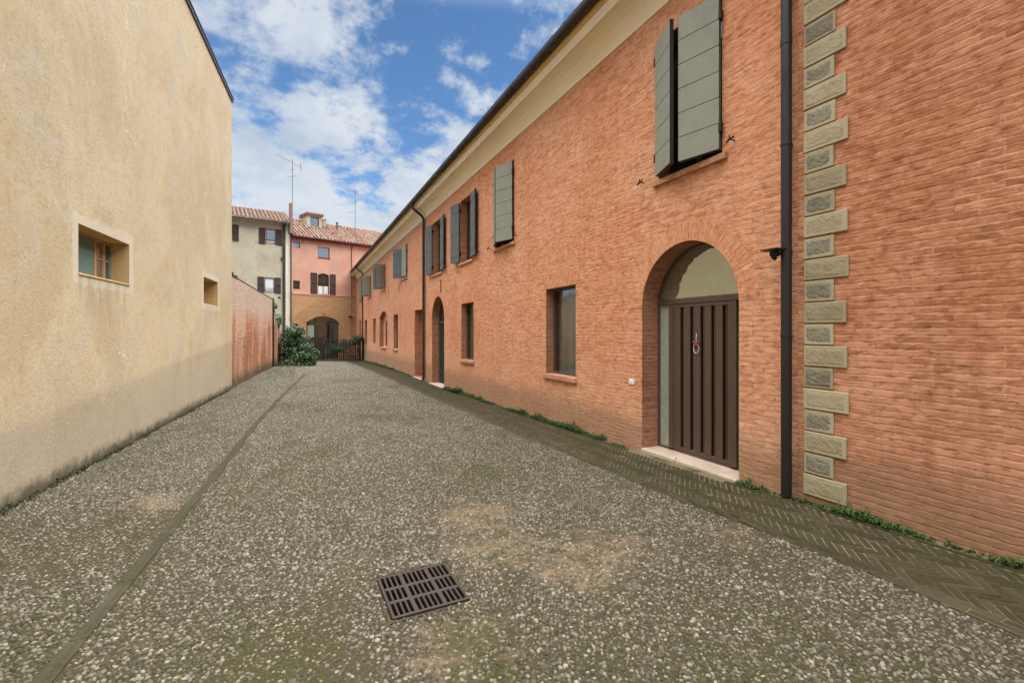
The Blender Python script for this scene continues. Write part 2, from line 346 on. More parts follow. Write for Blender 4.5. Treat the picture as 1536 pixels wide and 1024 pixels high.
def ground_cover(m,o):
    """shared dirt and moss colour of the street (object coordinates = world)"""
    edge=m.noise(o,3.4,5,.7,.5); tan=m.rng(m.noise(m.mp(o,loc=(3.1,1.7,0)),.75,4,.62,.5),.58,.72,0,.7)
    for (ex,ey,er) in ((-3.0,3.95,.42),(-3.05,3.3,.40),(-2.35,3.0,.45),(-2.75,2.75,.36),(-3.75,2.3,.25),(-5.75,5.6,.25)):   # worn earthy patches
        vd=m.n('ShaderNodeVectorMath',operation='DISTANCE'); m.l(m.mp(o,scale=(1,1,0)),vd.inputs[0]); vd.inputs[1].default_value=(ex,ey,0)
        tan=m.ma('MAXIMUM',tan,m.rng(m.ma('ADD',vd.outputs['Value'],m.ma('MULTIPLY',m.ma('SUBTRACT',edge,.5),-1.3)),er*1.25,er*.45))
    moss=m.rng(m.noise(m.mp(o,loc=(8,2,0)),.62,5,.66,.6),.43,.61)
    fine=m.noise(o,55,4,.7)
    d=m.mix(m.rng(fine,.3,.7),(.044,.035,.019),(.080,.064,.036))
    d=m.mix(m.ma('MULTIPLY',tan,m.rng(m.noise(o,7,5,.7),.36,.60,.15,.85)),d,m.mix(m.rng(fine,.3,.7),(.17,.115,.068),(.24,.172,.105)))
    d=m.mix(m.ma('MULTIPLY',moss,m.rng(m.noise(o,9,4,.7),.35,.6,.35,.95)),d,m.mix(m.rng(fine,.3,.7),(.038,.037,.013),(.068,.064,.024)))
    return d,moss,tan
def mat_dirt():
    m=NT('street_dirt'); d,_,_=ground_cover(m,m.co)
    return m.done(d,.96,m.bump(m.ma('ADD',m.noise(m.co,90,5,.7),m.noise(m.co,25,4,.6)),.006),.08)
def mat_pebble():
    m=NT('river_pebbles'); o=m.co; d,moss,tan=ground_cover(m,o)
    at=m.n('ShaderNodeAttribute',attribute_name='rnd').outputs['Fac']
    cr=m.n('ShaderNodeValToRGB'); m.l(at,cr.inputs[0]); e=cr.color_ramp.elements
    e[0].position=0; e[0].color=(.040,.035,.028,1); e[1].position=1; e[1].color=(.43,.385,.31,1)
    for p,c_ in ((.16,(.058,.050,.036,1)),(.32,(.095,.080,.056,1)),(.46,(.175,.125,.085,1)),(.56,(.135,.120,.094,1)),(.70,(.225,.195,.150,1)),(.86,(.315,.28,.22,1))):
        q=e.new(p); q.color=c_
    c=m.mix(m.rng(m.noise(o,120,3,.6),.35,.7,0,.25),cr.outputs[0],(.2,.18,.15))
    grime=m.rng(m.noise(o,28,4,.7),.42,.66)
    k=m.ma('MULTIPLY',grime,m.ma('ADD',.34,m.ma('MULTIPLY',m.ma('MAXIMUM',moss,tan),.55)))
    c=m.mix(k,c,d); c=m.mix(1.0,c,(.78,.765,.71),'MULTIPLY')
    return m.done(c,m.rng(m.noise(o,60,2,.5),.3,.7,.55,.85),m.bump(m.noise(o,220,3,.6),.0012),.3)
def mat_path():
    m=NT('mossy_path_brick'); o=m.co
    at=m.n('ShaderNodeAttribute',attribute_name='rnd').outputs['Fac']
    cr=m.n('ShaderNodeValToRGB'); m.l(at,cr.inputs[0]); e=cr.color_ramp.elements
    e[0].position=0; e[0].color=(.058,.042,.022,1); e[1].position=1; e[1].color=(.10,.076,.044,1); q=e.new(.5); q.color=(.048,.040,.018,1)
    c=m.mix(m.rng(m.noise(o,1.1,5,.65,.5),.42,.62,.2,.75),cr.outputs[0],(.042,.041,.011))
    c=m.mix(m.rng(m.noise(o,26,4,.7),.45,.75,0,.55),c,(.095,.078,.05)); c=m.mix(1.0,c,(.76,.76,.70),'MULTIPLY')
    return m.done(c,m.rng(m.noise(o,14,3,.6),.3,.7,.6,.9),m.bump(m.ma('ADD',m.noise(o,45,5,.7),m.noise(m.mp(o,scale=(1,1,1)),12,3,.6)),.004),.25)
def mat_joint():
    m=NT('sandy_joint'); o=m.co
    c=m.mix(m.rng(m.noise(o,2.2,5,.7),.42,.62),(.17,.14,.085),(.07,.064,.028)); 
    return m.done(c,.97,m.bump(m.noise(o,80,4,.7),.003),.05)
M['dirt']=mat_dirt(); M['pebble']=mat_pebble(); M['path']=mat_path(); M['joint']=mat_joint()
M['drain_stone']=mat_stone('mossy_drain_stone',(.050,.045,.027),(.070,.062,.040),(.030,.030,.014),.004,7)

# ------------------------------------------------------------------ the lie of the land
def XL(Y): return -7.3865+.072*Y                       # foot of the left-hand wall
_ry=[-8,0,1.4,3,3.5,5.7,8.4,13,15.3,20,25,37,45]; _rz=[.12,.07,.05,.0,-.035,-.075,-.13,-.19,-.23,-.25,-.30,-.49,-.55]
_ly=[-8,0,20,25,30,36,45];                    _lz=[.0,.0,.0,-.02,-.16,-.40,-.5]
def gz(X,Y):
    X=np.asarray(X,float); Y=np.asarray(Y,float)
    r=np.interp(Y,_ry,_rz); l=np.interp(Y,_ly,_lz); xl=-7.3865+.072*Y
    t=np.clip((X-xl)/(0-xl),0,1)
    return l*(1-t)+r*t+np.clip(-X/1.2,0,1)*(.010*np.sin(1.3*X+.7*Y)*np.sin(.9*Y-.4*X)+.006*np.sin(3.1*X+1.1)*np.sin(2.3*Y))
def XH(Y): return -1.02-.012*np.maximum(0,np.asarray(Y,float)-3)    # edge between pebbles and brick path
GR=(-4.02,-3.54,2.70,3.20)                             # drain grate opening

# outer ground, far below everything, and the street surface
g=MB(); g.add([(-600,-600,-1.3),(600,-600,-1.3),(600,600,-1.3),(-600,600,-1.3)],[(0,1,2,3)])
tag(g.build('ground',M['dirt']),kind='structure')
xs=sorted(set([round(v,3) for v in np.arange(-9,.61,.24)]+[GR[0],GR[1]])); ys=sorted(set([round(v,3) for v in np.arange(-8,46,.25)]+[GR[2],GR[3]]))
XX,YY=np.meshgrid(xs,ys); ZZ=gz(XX,YY)
nx=len(xs); st=MB(); st.v=[(float(a),float(b),float(c)) for a,b,c in zip(XX.ravel(),YY.ravel(),ZZ.ravel())]
for j in range(len(ys)-1):
    for i in range(nx-1):
        cx=(xs[i]+xs[i+1])/2; cy=(ys[j]+ys[j+1])/2
        if GR[0]<cx<GR[1] and GR[2]<cy<GR[3]: continue
        st.f.append((j*nx+i,j*nx+i+1,(j+1)*nx+i+1,(j+1)*nx+i)); st.m.append(0); st.r.append(0)
tag(st.build('street',M['dirt'],smooth=True),kind='structure')

def drain_x(Y): return np.interp(Y,[-2,1.2,2.4,2.9,3.7,6.7,10,14.7,21],[-5.93,-5.74,-5.63,-5.60,-5.545,-5.36,-5.17,-4.80,-4.2])
# pebble paving: every pebble a little dome, one object for the whole paving
PATCH=((-3.0,3.95,.42),(-3.05,3.3,.40),(-2.35,3.0,.45),(-2.75,2.75,.36),(-3.25,2.9,.22),(-3.75,2.3,.35),(-5.55,5.0,.45),(-2.9,4.7,.3),(-4.3,2.45,.25))
def pebbles():
    parts=[]
    for y0,y1,sp,ring in ((-1.0,5.0,.0250,2),(5.0,11.,.0275,1),(11.,20.,.035,1),(20.,38.2,.055,1)):
        ny=int((y1-y0)/(sp*.866)); nxx=int(7.6/sp)
        jj,ii=np.meshgrid(np.arange(ny),np.arange(nxx),indexing='ij')
        x=-7.6+(ii+.5*(jj%2))*sp; y=y0+jj*sp*.866
        x=(x+RNG.uniform(-.30,.30,x.shape)*sp).ravel(); y=(y+RNG.uniform(-.30,.30,y.shape)*sp).ravel()
        k=(x>XL(y)+.02)&(x<XH(y)-.012)
        k&=~((x>GR[0]+.002)&(x<GR[1]-.002)&(y>GR[2]+.002)&(y<GR[3]-.002))
        k&=~((np.abs(x-drain_x(y))<.047+.012*np.sin(y*5))&(y<21))
        bald=np.sin(1.9*x+.6)*np.sin(1.4*y+1.0)+.5*np.sin(4.1*x+2.)*np.sin(3.3*y)+.3*np.sin(9*x-5*y)
        pt=np.zeros_like(x)
        for (ex,ey,er) in PATCH: pt=np.maximum(pt,1-np.hypot((x-ex),(y-ey)*.8)/er+.28*np.sin(7*x+2*y)*np.sin(6*y-3*x)+.15*np.sin(17*x-9*y))
        k&=RNG.uniform(0,1,x.shape)>np.where(pt>.42,.30,np.where((bald>.85)|(pt>.2),.18,.04))
        k&=y<38.0
        x=x[k];y=y[k];bald=bald[k];n=len(x)
        a=sp*RNG.uniform(.34,.66,n); b=a*RNG.uniform(.52,.9,n); hgt=RNG.uniform(.005,.0120,n)*(sp/.0265)**.4; th=RNG.uniform(0,math.pi,n)
        big=RNG.uniform(0,1,n)<.05; a=np.where(big,a*1.25,a); b=np.where(big,b*1.2,b)
        sink=RNG.uniform(-.001,.0045,n)+np.where(bald>.7,.003,0); z=gz(x,y)-sink
        tx=RNG.uniform(-.25,.25,n); ty=RNG.uniform(-.25,.25,n)
        if ring==2: N=8; rings=[(1.0,-.3),(.93,.35),(.62,.82)]
        else: N=6; rings=[(1.0,-.2),(.66,.72)]
        V=[];
        ph=np.arange(N)*2*math.pi/N
        irr=1+RNG.uniform(-.14,.14,(n,N))
        for rr,hh in rings:
            lx=a[:,None]*rr*np.cos(ph)[None]*irr; ly=b[:,None]*rr*np.sin(ph)[None]*irr
            px=lx*np.cos(th)[:,None]-ly*np.sin(th)[:,None]; py=lx*np.sin(th)[:,None]+ly*np.cos(th)[:,None]
            V.append(np.stack([x[:,None]+px,y[:,None]+py,z[:,None]+hgt[:,None]*hh+(px*tx[:,None]+py*ty[:,None])],-1))
        V.append(np.stack([x,y,z+hgt],-1)[:,None,:])
        V=np.concatenate(V,1); nv=V.shape[1]
        F4=[];F3=[]
        for r in range(len(rings)-1):
            for q in range(N): F4.append((r*N+q,r*N+(q+1)%N,(r+1)*N+(q+1)%N,(r+1)*N+q))
        for q in range(N): F3.append(((len(rings)-1)*N+q,(len(rings)-1)*N+(q+1)%N,nv-1))
        rnd=RNG.beta(1.25,1.25,n)
        parts.append((V.reshape(-1,3),nv,n,np.array(F4),np.array(F3),rnd))
    verts=np.concatenate([p[0] for p in parts]); L=[];S=[];R=[];off=0;ls=0
    for v,nv,n,F4,F3,rnd in parts:
        base=(off+np.arange(n)*nv)[:,None,None]
        a=(base+F4[None]).reshape(-1); L.append(a); c4=n*len(F4); S.append(ls+np.arange(c4)*4); ls+=c4*4; R.append(np.repeat(rnd,len(F4)))
        b=(base+F3[None]).reshape(-1); L.append(b); c3=n*len(F3); S.append(ls+np.arange(c3)*3); ls+=c3*3; R.append(np.repeat(rnd,len(F3)))
        off+=len(v)
    L=np.concatenate(L).astype(np.int32);S=np.concatenate(S).astype(np.int32);R=np.concatenate(R).astype(np.float32)
    me=bpy.data.meshes.new('pebble_paving'); me.vertices.add(len(verts)); me.vertices.foreach_set('co',verts.astype(np.float32).ravel())
    me.loops.add(len(L)); me.loops.foreach_set('vertex_index',L); me.polygons.add(len(S)); me.polygons.foreach_set('loop_start',S)
    me.update(calc_edges=True); at=me.attributes.new('rnd','FLOAT','FACE'); at.data.foreach_set('value',R)
    me.polygons.foreach_set('use_smooth',np.ones(len(S),bool)); me.materials.append(M['pebble'])
    o=bpy.data.objects.new('pebble_paving',me); COL.objects.link(o); return tag(o,kind='structure')
pebbles()

# herringbone brick path with a bed, an edging course and a stone kerb line
def strip(name,mat,xa,xb,y0,y1,dz,step=.4,th=.0,jag=0):
    b=MB(); n=int((y1-y0)/step); vs=[];
    for i in range(n+1):
        Y=y0+(y1-y0)*i/n
        for fx in (xa,xb):
            X=float(fx(Y)) if callable(fx) else fx; X+=random.uniform(-jag,jag)
            vs.append((X,Y,float(gz(X,Y))+dz))
    fs=[(2*i,2*i+1,2*i+3,2*i+2) for i in range(n)]
    if th:
        k=len(vs); vs+=[(x,y,z-th) for x,y,z in vs]; fs+=[(2*i,2*i+2,k+2*i+2,k+2*i) for i in range(n)]+[(2*i+1,k+2*i+1,k+2*i+3,2*i+3) for i in range(n)]
    b.add(vs,fs); return b
pb=MB(); nyb=int(43.5/.2); cols=9
for i in range(nyb+1):
    Y=-6+43.5*i/nyb; xa=float(XH(Y))-.004
    for k in range(cols+1):
        X=xa+(-.002-xa)*k/cols; pb.v.append((X,Y,float(gz(X,Y))+.0062))
for i in range(nyb):
    for k in range(cols): a=i*(cols+1)+k; pb.f.append((a,a+1,a+cols+2,a+cols+1)); pb.m.append(0); pb.r.append(0)
tag(pb.build('path_bed',M['joint']),kind='structure')
def clip(poly,xmin,xmax):
    for sgn,lim in ((1,xmin),(-1,-xmax)):
        out=[]
        for i in range(len(poly)):
            p,q=poly[i],poly[(i+1)%len(poly)]; a=sgn*p[0]-lim; c=sgn*q[0]-lim
            if a>=0: out.append(p)
            if (a>=0)!=(c>=0):
                t=a/(a-c); out.append((p[0]+(q[0]-p[0])*t,p[1]+(q[1]-p[1])*t))
        poly=out
        if len(poly)<3: return None
    return poly
def area(p): return abs(sum(p[i][0]*p[(i+1)%len(p)][1]-p[(i+1)%len(p)][0]*p[i][1] for i in range(len(p))))/2
def herring():
    b=MB(); W=.053; n=4; L=W*n; j=.0075; c45=math.cos(D2R(45)); rot=lambda u,v:((u-v)*c45,(u+v)*c45)
    ylim=(-1.2,37.2)
    R=range(-40,int(40/W*1.1))
    # herringbone on a unit grid: bricks n long, offset by one each row
    import itertools
    N=int(38/W)+30
    for s_ in range(-N,N):
        for k in range(-int(N/n)-4,int(N/n)+4):
            # horizontal brick starts at (s + 2n*k' ...)
            for typ in (0,1):
                if typ==0: u0=(s_+2*n*k); v0=s_; du,dv=n,1
                else: u0=(s_+2*n*k)+n; v0=s_-n+1; du,dv=1,n
                cu=(u0+du/2)*W; cv=(v0+dv/2)*W; X,Y=rot(cu,cv); X-=.6
                if not(-1.9<X<.1 and ylim[0]<Y<ylim[1]): continue
                g_=random.uniform(.0,.0015)
                cor=[(u0*W+j/2+g_,v0*W+j/2+g_),((u0+du)*W-j/2-g_,v0*W+j/2+g_),((u0+du)*W-j/2-g_,(v0+dv)*W-j/2-g_),(u0*W+j/2+g_,(v0+dv)*W-j/2-g_)]
                cor=[(rot(a,c)[0]-.6,rot(a,c)[1]) for a,c in cor]
                pl=clip(cor,float(XH(Y))+.125,-.16)
                if not pl or area(pl)<.0008: continue
                mx=sum(p[0] for p in pl)/len(pl); my=sum(p[1] for p in pl)/len(pl)
                zt=.0098+random.gauss(0,.0010); tx=random.gauss(0,.012); ty=random.gauss(0,.012)
                ins=.90 if area(pl)>.004 else .86
                top=[]; bot=[]
                for p in pl:
                    bot.append((p[0],p[1],float(gz(*p))-.004)); 
                mid=[(p[0],p[1],float(gz(*p))+zt-.004+(p[0]-mx)*tx+(p[1]-my)*ty) for p in pl]
                for p in pl:
                    d_=math.hypot(p[0]-mx,p[1]-my); f=max(0,(d_-.0055)/d_) if d_>0 else 1
                    q=(mx+(p[0]-mx)*f,my+(p[1]-my)*f); top.append((q[0],q[1],float(gz(*q))+zt+(q[0]-mx)*tx+(q[1]-my)*ty))
                m_=len(pl); b.cr=random.uniform(.02,1)
                b.add(bot+mid+top,[(i,(i+1)%m_,m_+(i+1)%m_,m_+i) for i in range(m_)]+[(m_+i,m_+(i+1)%m_,2*m_+(i+1)%m_,2*m_+i) for i in range(m_)]+[tuple(range(2*m_,3*m_))])
    # edging course of long bricks beside the pebbles
    Y=-1.2
    while Y<37.2:
        L_=random.uniform(.24,.27); x0=float(XH(Y)); 
        for a,c in ((x0+.003,x0+.058),(x0+.064,x0+.119)):
            oy=0 if a<x0+.05 else .12
            z=float(gz((a+c)/2,Y+oy)); b.cr=random.uniform(.02,1)
            b.box(a,c,Y+oy,Y+oy+L_-.006,z-.02,z+.009+random.gauss(0,.0010),bev=.003)
        Y+=L_
    # stone kerb line against the planting gap
    Y=-1.2
    while Y<37:
        L_=random.uniform(.4,.9); z=float(gz(-.12,Y+L_/2)); b.cr=random.uniform(.55,1)
        if not (3.55<Y+L_/2<5.5 or 14.9<Y+L_/2<17):
            zz0=float(gz(-.13,Y)); zz1=float(gz(-.13,Y+L_-.01))
            b.add([(-.158+dx,yy,zz+dz) for (yy,zz) in ((Y,zz0),(Y+L_-.01,zz1)) for dz in (-.02,.018) for dx in (0,.04)],[(0,1,3,2),(4,6,7,5),(0,4,5,1),(2,3,7,6),(0,2,6,4),(1,5,7,3)])
        Y+=L_
    o=b.build('brick_path',M['path'],recalc=True); return tag(o,kind='structure')
herring()
# stone drain channel slabs running up the lane
b=MB(); Y=-1.5
while Y<21:
    L_=random.uniform(.5,1.0); 
    x0=float(drain_x(Y))+random.gauss(0,.006); x1=float(drain_x(Y+L_)); z0=float(gz(x0,Y)); z1=float(gz(x1,Y+L_)); w=.040+random.uniform(-.004,.006)
    vs=[]
    for (x,y,z) in ((x0,Y+.004,z0),(x1,Y+L_-.004,z1)):
        vs+=[(x-w,y,z-.02),(x-w,y,z+.007),(x-w*.55,y,z+.004),(x,y,z-.002),(x+w*.55,y,z+.004),(x+w,y,z+.007),(x+w,y,z-.02)]
    b.add(vs,[(i,i+1,i+8,i+7) for i in range(6)]+[tuple(range(7)),tuple(range(13,6,-1))]); Y+=L_
tag(b.build('drain_channel',M['drain_stone']),kind='structure')

# ------------------------------------------------------------------ walls with openings
def rect(y0,y1,z0,z1): return [(y0,z0),(y1,z0),(y1,z1),(y0,z1)]
def arch(y0,y1,z0,zs,rise,n=20):
    c=(y0+y1)/2; hw=(y1-y0)/2
    if rise>=hw-.001: pts=[(c+hw*math.cos(t),zs+rise*math.sin(t)) for t in [math.pi*i/n for i in range(n+1)]]
    else:
        R=(hw*hw+rise*rise)/(2*rise); a=math.asin(hw/R); pts=[(c+R*math.sin(a-2*a*i/n),zs+rise-R+R*math.cos(a-2*a*i/n)) for i in range(n+1)]
    return [(y0,z0),(y1,z0)]+pts
def holed_wall(mb,outer,holes,to3,depth,reveal_slot=1):
    """outer/hole loops in wall coordinates; to3(a,b,d) -> point; reveals run `depth` inwards"""
    loops=[outer]+[h for h in holes]; flat=[p for l in loops for p in l]
    tris=tessellate_polygon([[Vector((a,b,0)) for a,b in l] for l in loops])
    mb.cm=0; mb.add([to3(a,b,0) for a,b in flat],[tuple(t) for t in tris])
    for h,dp in zip(holes,depth):
        n=len(h); mb.cm=reveal_slot
        mb.add([to3(a,b,0) for a,b in h]+[to3(a,b,dp) for a,b in h],[(i,(i+1)%n,n+(i+1)%n,n+i) for i in range(n)])
    mb.cm=0
def tile_roof(mb,o,u,up,ulen,slen,pitch=.22,row=.36,seg=5):
    """rows of half-round clay tiles: o = eave start, u = along the eave, up = up the slope (unit vectors)"""
    o=Vector(o);u=Vector(u).normalized();up=Vector(up).normalized();nrm=u.cross(up).normalized()
    if nrm.z<0: nrm=-nrm
    nc=int(ulen/pitch); nr=max(1,int(round(slen/row))); row=slen/nr
    mb.cr=.89; mb.add([o,o+u*ulen,o+u*ulen+up*slen,o+up*slen],[(0,1,2,3)])
    for c in range(nc):
        colr=random.choice((random.uniform(.05,.25),random.uniform(.45,.75),random.uniform(.5,.8),random.uniform(.93,1)))
        for r in range(nr):
            mb.cr=random.choice((random.uniform(.01,.84),colr,colr,random.uniform(.93,1))); jit=random.gauss(0,.004); a0=o+u*((c+.5)*pitch+jit)+up*(r*row+random.gauss(0,.008))
            vs=[]
            for e,(sd,rad,lift) in enumerate(((-.03,pitch*.30,.030),(row,pitch*.25,.010))):
                for k in range(seg+1):
                    q=math.pi*k/seg; vs.append(a0+up*sd+u*(rad*math.cos(q))+nrm*(lift+rad*.85*math.sin(q)))
            mb.add(vs,[(k,k+1,seg+2+k,seg+1+k) for k in range(seg)]+[tuple(range(seg+1))])
    mb.cr=0

# ================================================================== long brick building (right)
H=thing('brick_house','long orange brick building with grey shutters, cream cornice and arched brown door','building',(0,22,0))
UP=[(3.92,4.97,3.72,5.62,22,14),(9.67,10.78,3.72,5.60,18,20),(12.47,13.51,3.72,5.60,168,174),(15.55,16.66,3.72,5.60,170,175),
    (21.05,22.15,4.14,5.62,147,10),(26.9,28.0,4.10,5.50,132,112),(32.4,33.5,4.07,5.45,120,95),(37.3,38.4,4.05,5.4,10,8)]
LO=[(7.07,8.16,.83,2.50),(12.36,13.44,.83,2.50),(23.24,24.36,.80,2.53),(34.4,35.6,.72,2.50),(37.9,38.9,.55,2.6)]
holes=[];dep=[]
for y0,y1,z0,z1,fa,na in UP: holes.append(rect(y0,y1,z0,z1)); dep.append(.26)
for y0,y1,z0,z1 in LO: holes.append(rect(y0,y1,z0,z1)); dep.append(.22)
holes.append(arch(3.69,5.31,-.03,2.0,.81,28)); dep.append(.30)
holes.append(arch(15.25,16.82,-.22,2.12,.78,24)); dep.append(.28)
holes.append(rect(18.0,19.62,-.2,2.56)); dep.append(.30)
holes.append(arch(26.15,28.85,.78,2.50,.34,16)); dep.append(.30)
holes.append(rect(30.44,31.5,.93,2.52)); dep.append(.16)
w=MB(); holed_wall(w,[(3.0,-1.2),(41.6,-1.2),(41.6,6.06),(3.0,6.06)],holes,lambda a,b_,d:(d,a,b_),dep)
w.cm=0; w.add([(9,3.0,-1.2),(9,41.6,-1.2),(9,41.6,6.06),(9,3.0,6.06),(0,41.6,-1.2),(0,41.6,6.06)],[(0,1,2,3),(4,1,2,5)])
# blind backs of the two recesses
w.cm=0
for y0,y1,z0,z1,x in ((18.0,19.62,-.3,2.56,.30),(30.44,31.5,.93,2.52,.16)): w.add([(x,y0,z0),(x,y1,z0),(x,y1,z1),(x,y0,z1)],[(0,1,2,3)])
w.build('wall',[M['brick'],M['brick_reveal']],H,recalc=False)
# dark rooms behind the openings
dk=MB(); dk.box(1.6,1.65,3.1,41.5,-.5,6.3); dk.box(.32,1.62,3.05,41.5,-.62,-.56); dk.box(.32,1.62,3.05,41.5,3.0,3.05)
for yy in (3.02,6.2,9.0,11.6,14.6,17.4,20.4,25.2,29.9,33.9,36.8,41.5): dk.box(.31,1.6,yy,yy+.05,-.5,6.2)
dk.build('inner_wall',M['dark_room'],H)
# soldier-course arch rings and flat lintels (a few mm proud)
def ring(y0,y1,zs,wid,name='arch_ring',n=28,dx=-.004):
    c=(y0+y1)/2;R=(y1-y0)/2;mb=MB();uv=[];vs=[]
    for i in range(n+1):
        t=math.pi*i/n
        for rr in (R,R+wid): vs.append((dx,c+rr*math.cos(t),zs+rr*math.sin(t))); uv.append((rr-R+.005,t*(R+wid*.5)))
    mb.add(vs,[(2*i,2*i+1,2*i+3,2*i+2) for i in range(n)]); mb.uv=uv; return mb.build(name,M['brick_uv'],H,recalc=False)
ring(3.69,5.31,2.0,.255); ring(15.25,16.82,2.12,.25)
for y0,y1,z0,z1 in LO[:3]:
    mb=MB(); a=.10; h=.27; mb.add([(-.004,y0-a*.3,z1),(-.004,y1+a*.3,z1),(-.004,y1+a*1.4,z1+h),(-.004,y0-a*1.4,z1+h)],[(0,1,2,3)]); mb.uv=[(0.005,y0-a*.3),(0.005,y1+a*.3),(.26,y1+a*1.4),(.26,y0-a*1.4)]
    mb.build('flat_arch',M['brick_uv'],H,recalc=False)

def shutter(par,Yh,w_,A,far,z0,z1,nb=6):
    a=D2R(A); s_=-1 if far else 1
    # local: x' along the leaf from the hinge, y' thickness (outer side +), z
    ex=Vector((-math.sin(a),s_*math.cos(a),0)); out=Vector((-math.cos(a),-s_*math.sin(a),0))
    Mx=Matrix(((ex.x,out.x,0,-.035),(ex.y,out.y,0,Yh),(0,0,1,0),(0,0,0,1)))
    mb=MB(); mb.cm=2; mb.box(.004,w_-.004,-.014,.012,z0+.004,z1-.004,Mx)
    hb=(z1-z0)/nb
    for k in range(nb):
        g_=.0035; mb.cm=0; mb.box(0.0,w_,.0125,.026,z0+k*hb+g_,z0+(k+1)*hb-g_,Mx,bev=.002)
    mb.cm=1; mb.box(.0,w_,-.026,-.0145,z0,z1,Mx,bev=.002)
    for zz in (z0+.22,(z0+z1)/2,z1-.22): mb.cm=1; mb.box(.03,w_-.03,-.034,-.0262,zz-.045,zz+.045,Mx,bev=.003)
    mb.cm=2
    for zz in (z0+.25,z1-.25): mb.box(-.028,.004,-.02,.036,zz-.055,zz+.055,Mx,bev=.004)
    mb.box(w_-.004,w_+.002,-.025,.025,z0+.002,z1-.002,Mx)
    o=mb.build('shutter',[M['shutter_out'],M['shutter_in'],M['iron']],par); return o
def hook(par,Y,z):
    mb=MB(); mb.tube([(0,Y,z),(-.075,Y,z),(-.10,Y+.012,z-.006)],.008,6); mb.tube([(-.075,Y-.055,z+.012),(-.078,Y,z),(-.082,Y+.045,z-.03)],[.010,.012,.010],6); mb.tube([(-.08,Y+.0,z-.005),(-.082,Y,z+.045)],[.010,.006],6)
    mb.build('shutter_hook',M['iron'],par)
def sill(par,y0,y1,zt,th,proj=.055,ex=.06,mat='sill'):
    mb=MB(); mb.box(-proj,.215,y0-ex,y1+ex,zt-th,zt+.002,bev=.007); mb.build('sill',M[mat],par)
for i,(y0,y1,z0,z1,fa,na) in enumerate(UP):
    f=MB(); X=.20; t=.055
    f.box(X,X+.05,y0,y0+t,z0,z1,bev=.004); f.box(X,X+.05,y1-t,y1,z0,z1,bev=.004); f.box(X,X+.05,y0+t,y1-t,z0,z0+t,bev=.004); f.box(X,X+.05,y0+t,y1-t,z1-t,z1,bev=.004)
    c=(y0+y1)/2; f.box(X-.008,X+.045,c-.045,c+.045,z0+t,z1-t,bev=.004)
    wn=f.build('window',M['frame_brown'],H)
    for ya_,yb_ in ((y0+t,c-.045),(c+.045,y1-t)): p=MB(); p.box(X+.02,X+.026,ya_,yb_,z0+t,z1-t); p.build('pane',M['glass'],wn)
    hw=(y1-y0)/2-.003
    s1=shutter(wn,y1,hw,fa,True,z0+.05,z1-.04); s2=shutter(wn,y0,hw,na,False,z0+.05,z1-.04)
    for s_,ang in ((s1,fa),(s2,na)):
        if ang>150: s_['label']='shutter leaf folded right back against the wall'
    sill(wn,y0,y1,z0,.075,.05,.08)
    if i<4:
        hook(wn,y1+.30,z0+.06); hook(wn,y0-.17 if i<2 else y0-.62,z0+.10)
# lower windows: frame, pane, sage curtain
for i,(y0,y1,z0,z1) in enumerate(LO):
    f=MB(); X=.165; t=.045
    f.box(X,X+.05,y0,y0+t,z0,z1,bev=.003); f.box(X,X+.05,y1-t,y1,z0,z1,bev=.003); f.box(X,X+.05,y0+t,y1-t,z0,z0+t,bev=.003); f.box(X,X+.05,y0+t,y1-t,z1-t,z1,bev=.003)
    wn=f.build('window',M['frame_green'] if i<2 else M['frame_brown'],H)
    p=MB(); p.box(X+.016,X+.022,y0+t,y1-t,z0+t,z1-t); p.build('pane',M['glass_clear' if i<2 else 'glass'],wn)
    if i<2:
        cu=MB(); n=60; vs=[]
        for k in range(n+1):
            yy=y0+t+(y1-y0-2*t)*k/n; xx=.30+.022*math.sin(k*1.15)+.010*math.sin(k*.47+1)
            vs+=[(xx,yy,z0+.03),(xx+.006*math.sin(k*.9),yy,(z0+z1)/2),(xx,yy,z1-.02)]
        cu.add(vs,[(3*k,3*k+1,3*k+4,3*k+3) for k in range(n)]+[(3*k+1,3*k+2,3*k+5,3*k+4) for k in range(n)]); cu.build('curtain',M['curtain'],wn,smooth=True)
    sill(wn,y0,y1,z0,.085,.05,.05)
# arched window far up the wall
f=MB(); f.box(.22,.27,26.15,26.9,.78,2.9); f.box(.22,.27,28.1,28.85,.78,2.9); f.box(.22,.27,26.9,28.1,.78,.86); f.box(.22,.27,26.9,28.1,2.3,2.9); f.box(.21,.26,27.46,27.54,.86,2.3)
wn=f.build('window',M['brick'],H); p=MB(); p.box(.235,.24,26.9,28.1,.86,2.3); p.build('pane',M['glass'],wn); sill(wn,26.5,28.5,.78,.08,.05,0)

# --- the big arched brown door
dr=MB(); X=.285; y0,y1=3.69,5.31
dr.box(X,X+.07,y0,y0+.03,-.03,2.04,bev=.004); dr.box(X,X+.07,y1-.03,y1,-.03,2.04,bev=.004)           # outer posts
dr.box(X-.01,X+.07,y0,y1,2.035,2.115,bev=.005)                                                       # transom
dr.box(X-.012,X+.07,3.955,4.045,.02,2.033,bev=.004); dr.box(X-.012,X+.07,5.0,5.075,.02,2.033,bev=.004) # inner posts
dr.box(X,X+.07,4.045,5.0,-.02,.03,bev=.003); dr.box(X,X+.07,y0+.03,3.955,-.02,.02); dr.box(X,X+.07,5.075,y1-.03,-.02,.02)
c=(y0+y1)/2; n=30
arc=[(c+(.81)*math.cos(math.pi*k/n),2.0+.81*math.sin(math.pi*k/n)) for k in range(n+1)]; ain=[(c+(.775)*math.cos(math.pi*k/n),2.0+.775*math.sin(math.pi*k/n)) for k in range(n+1)]
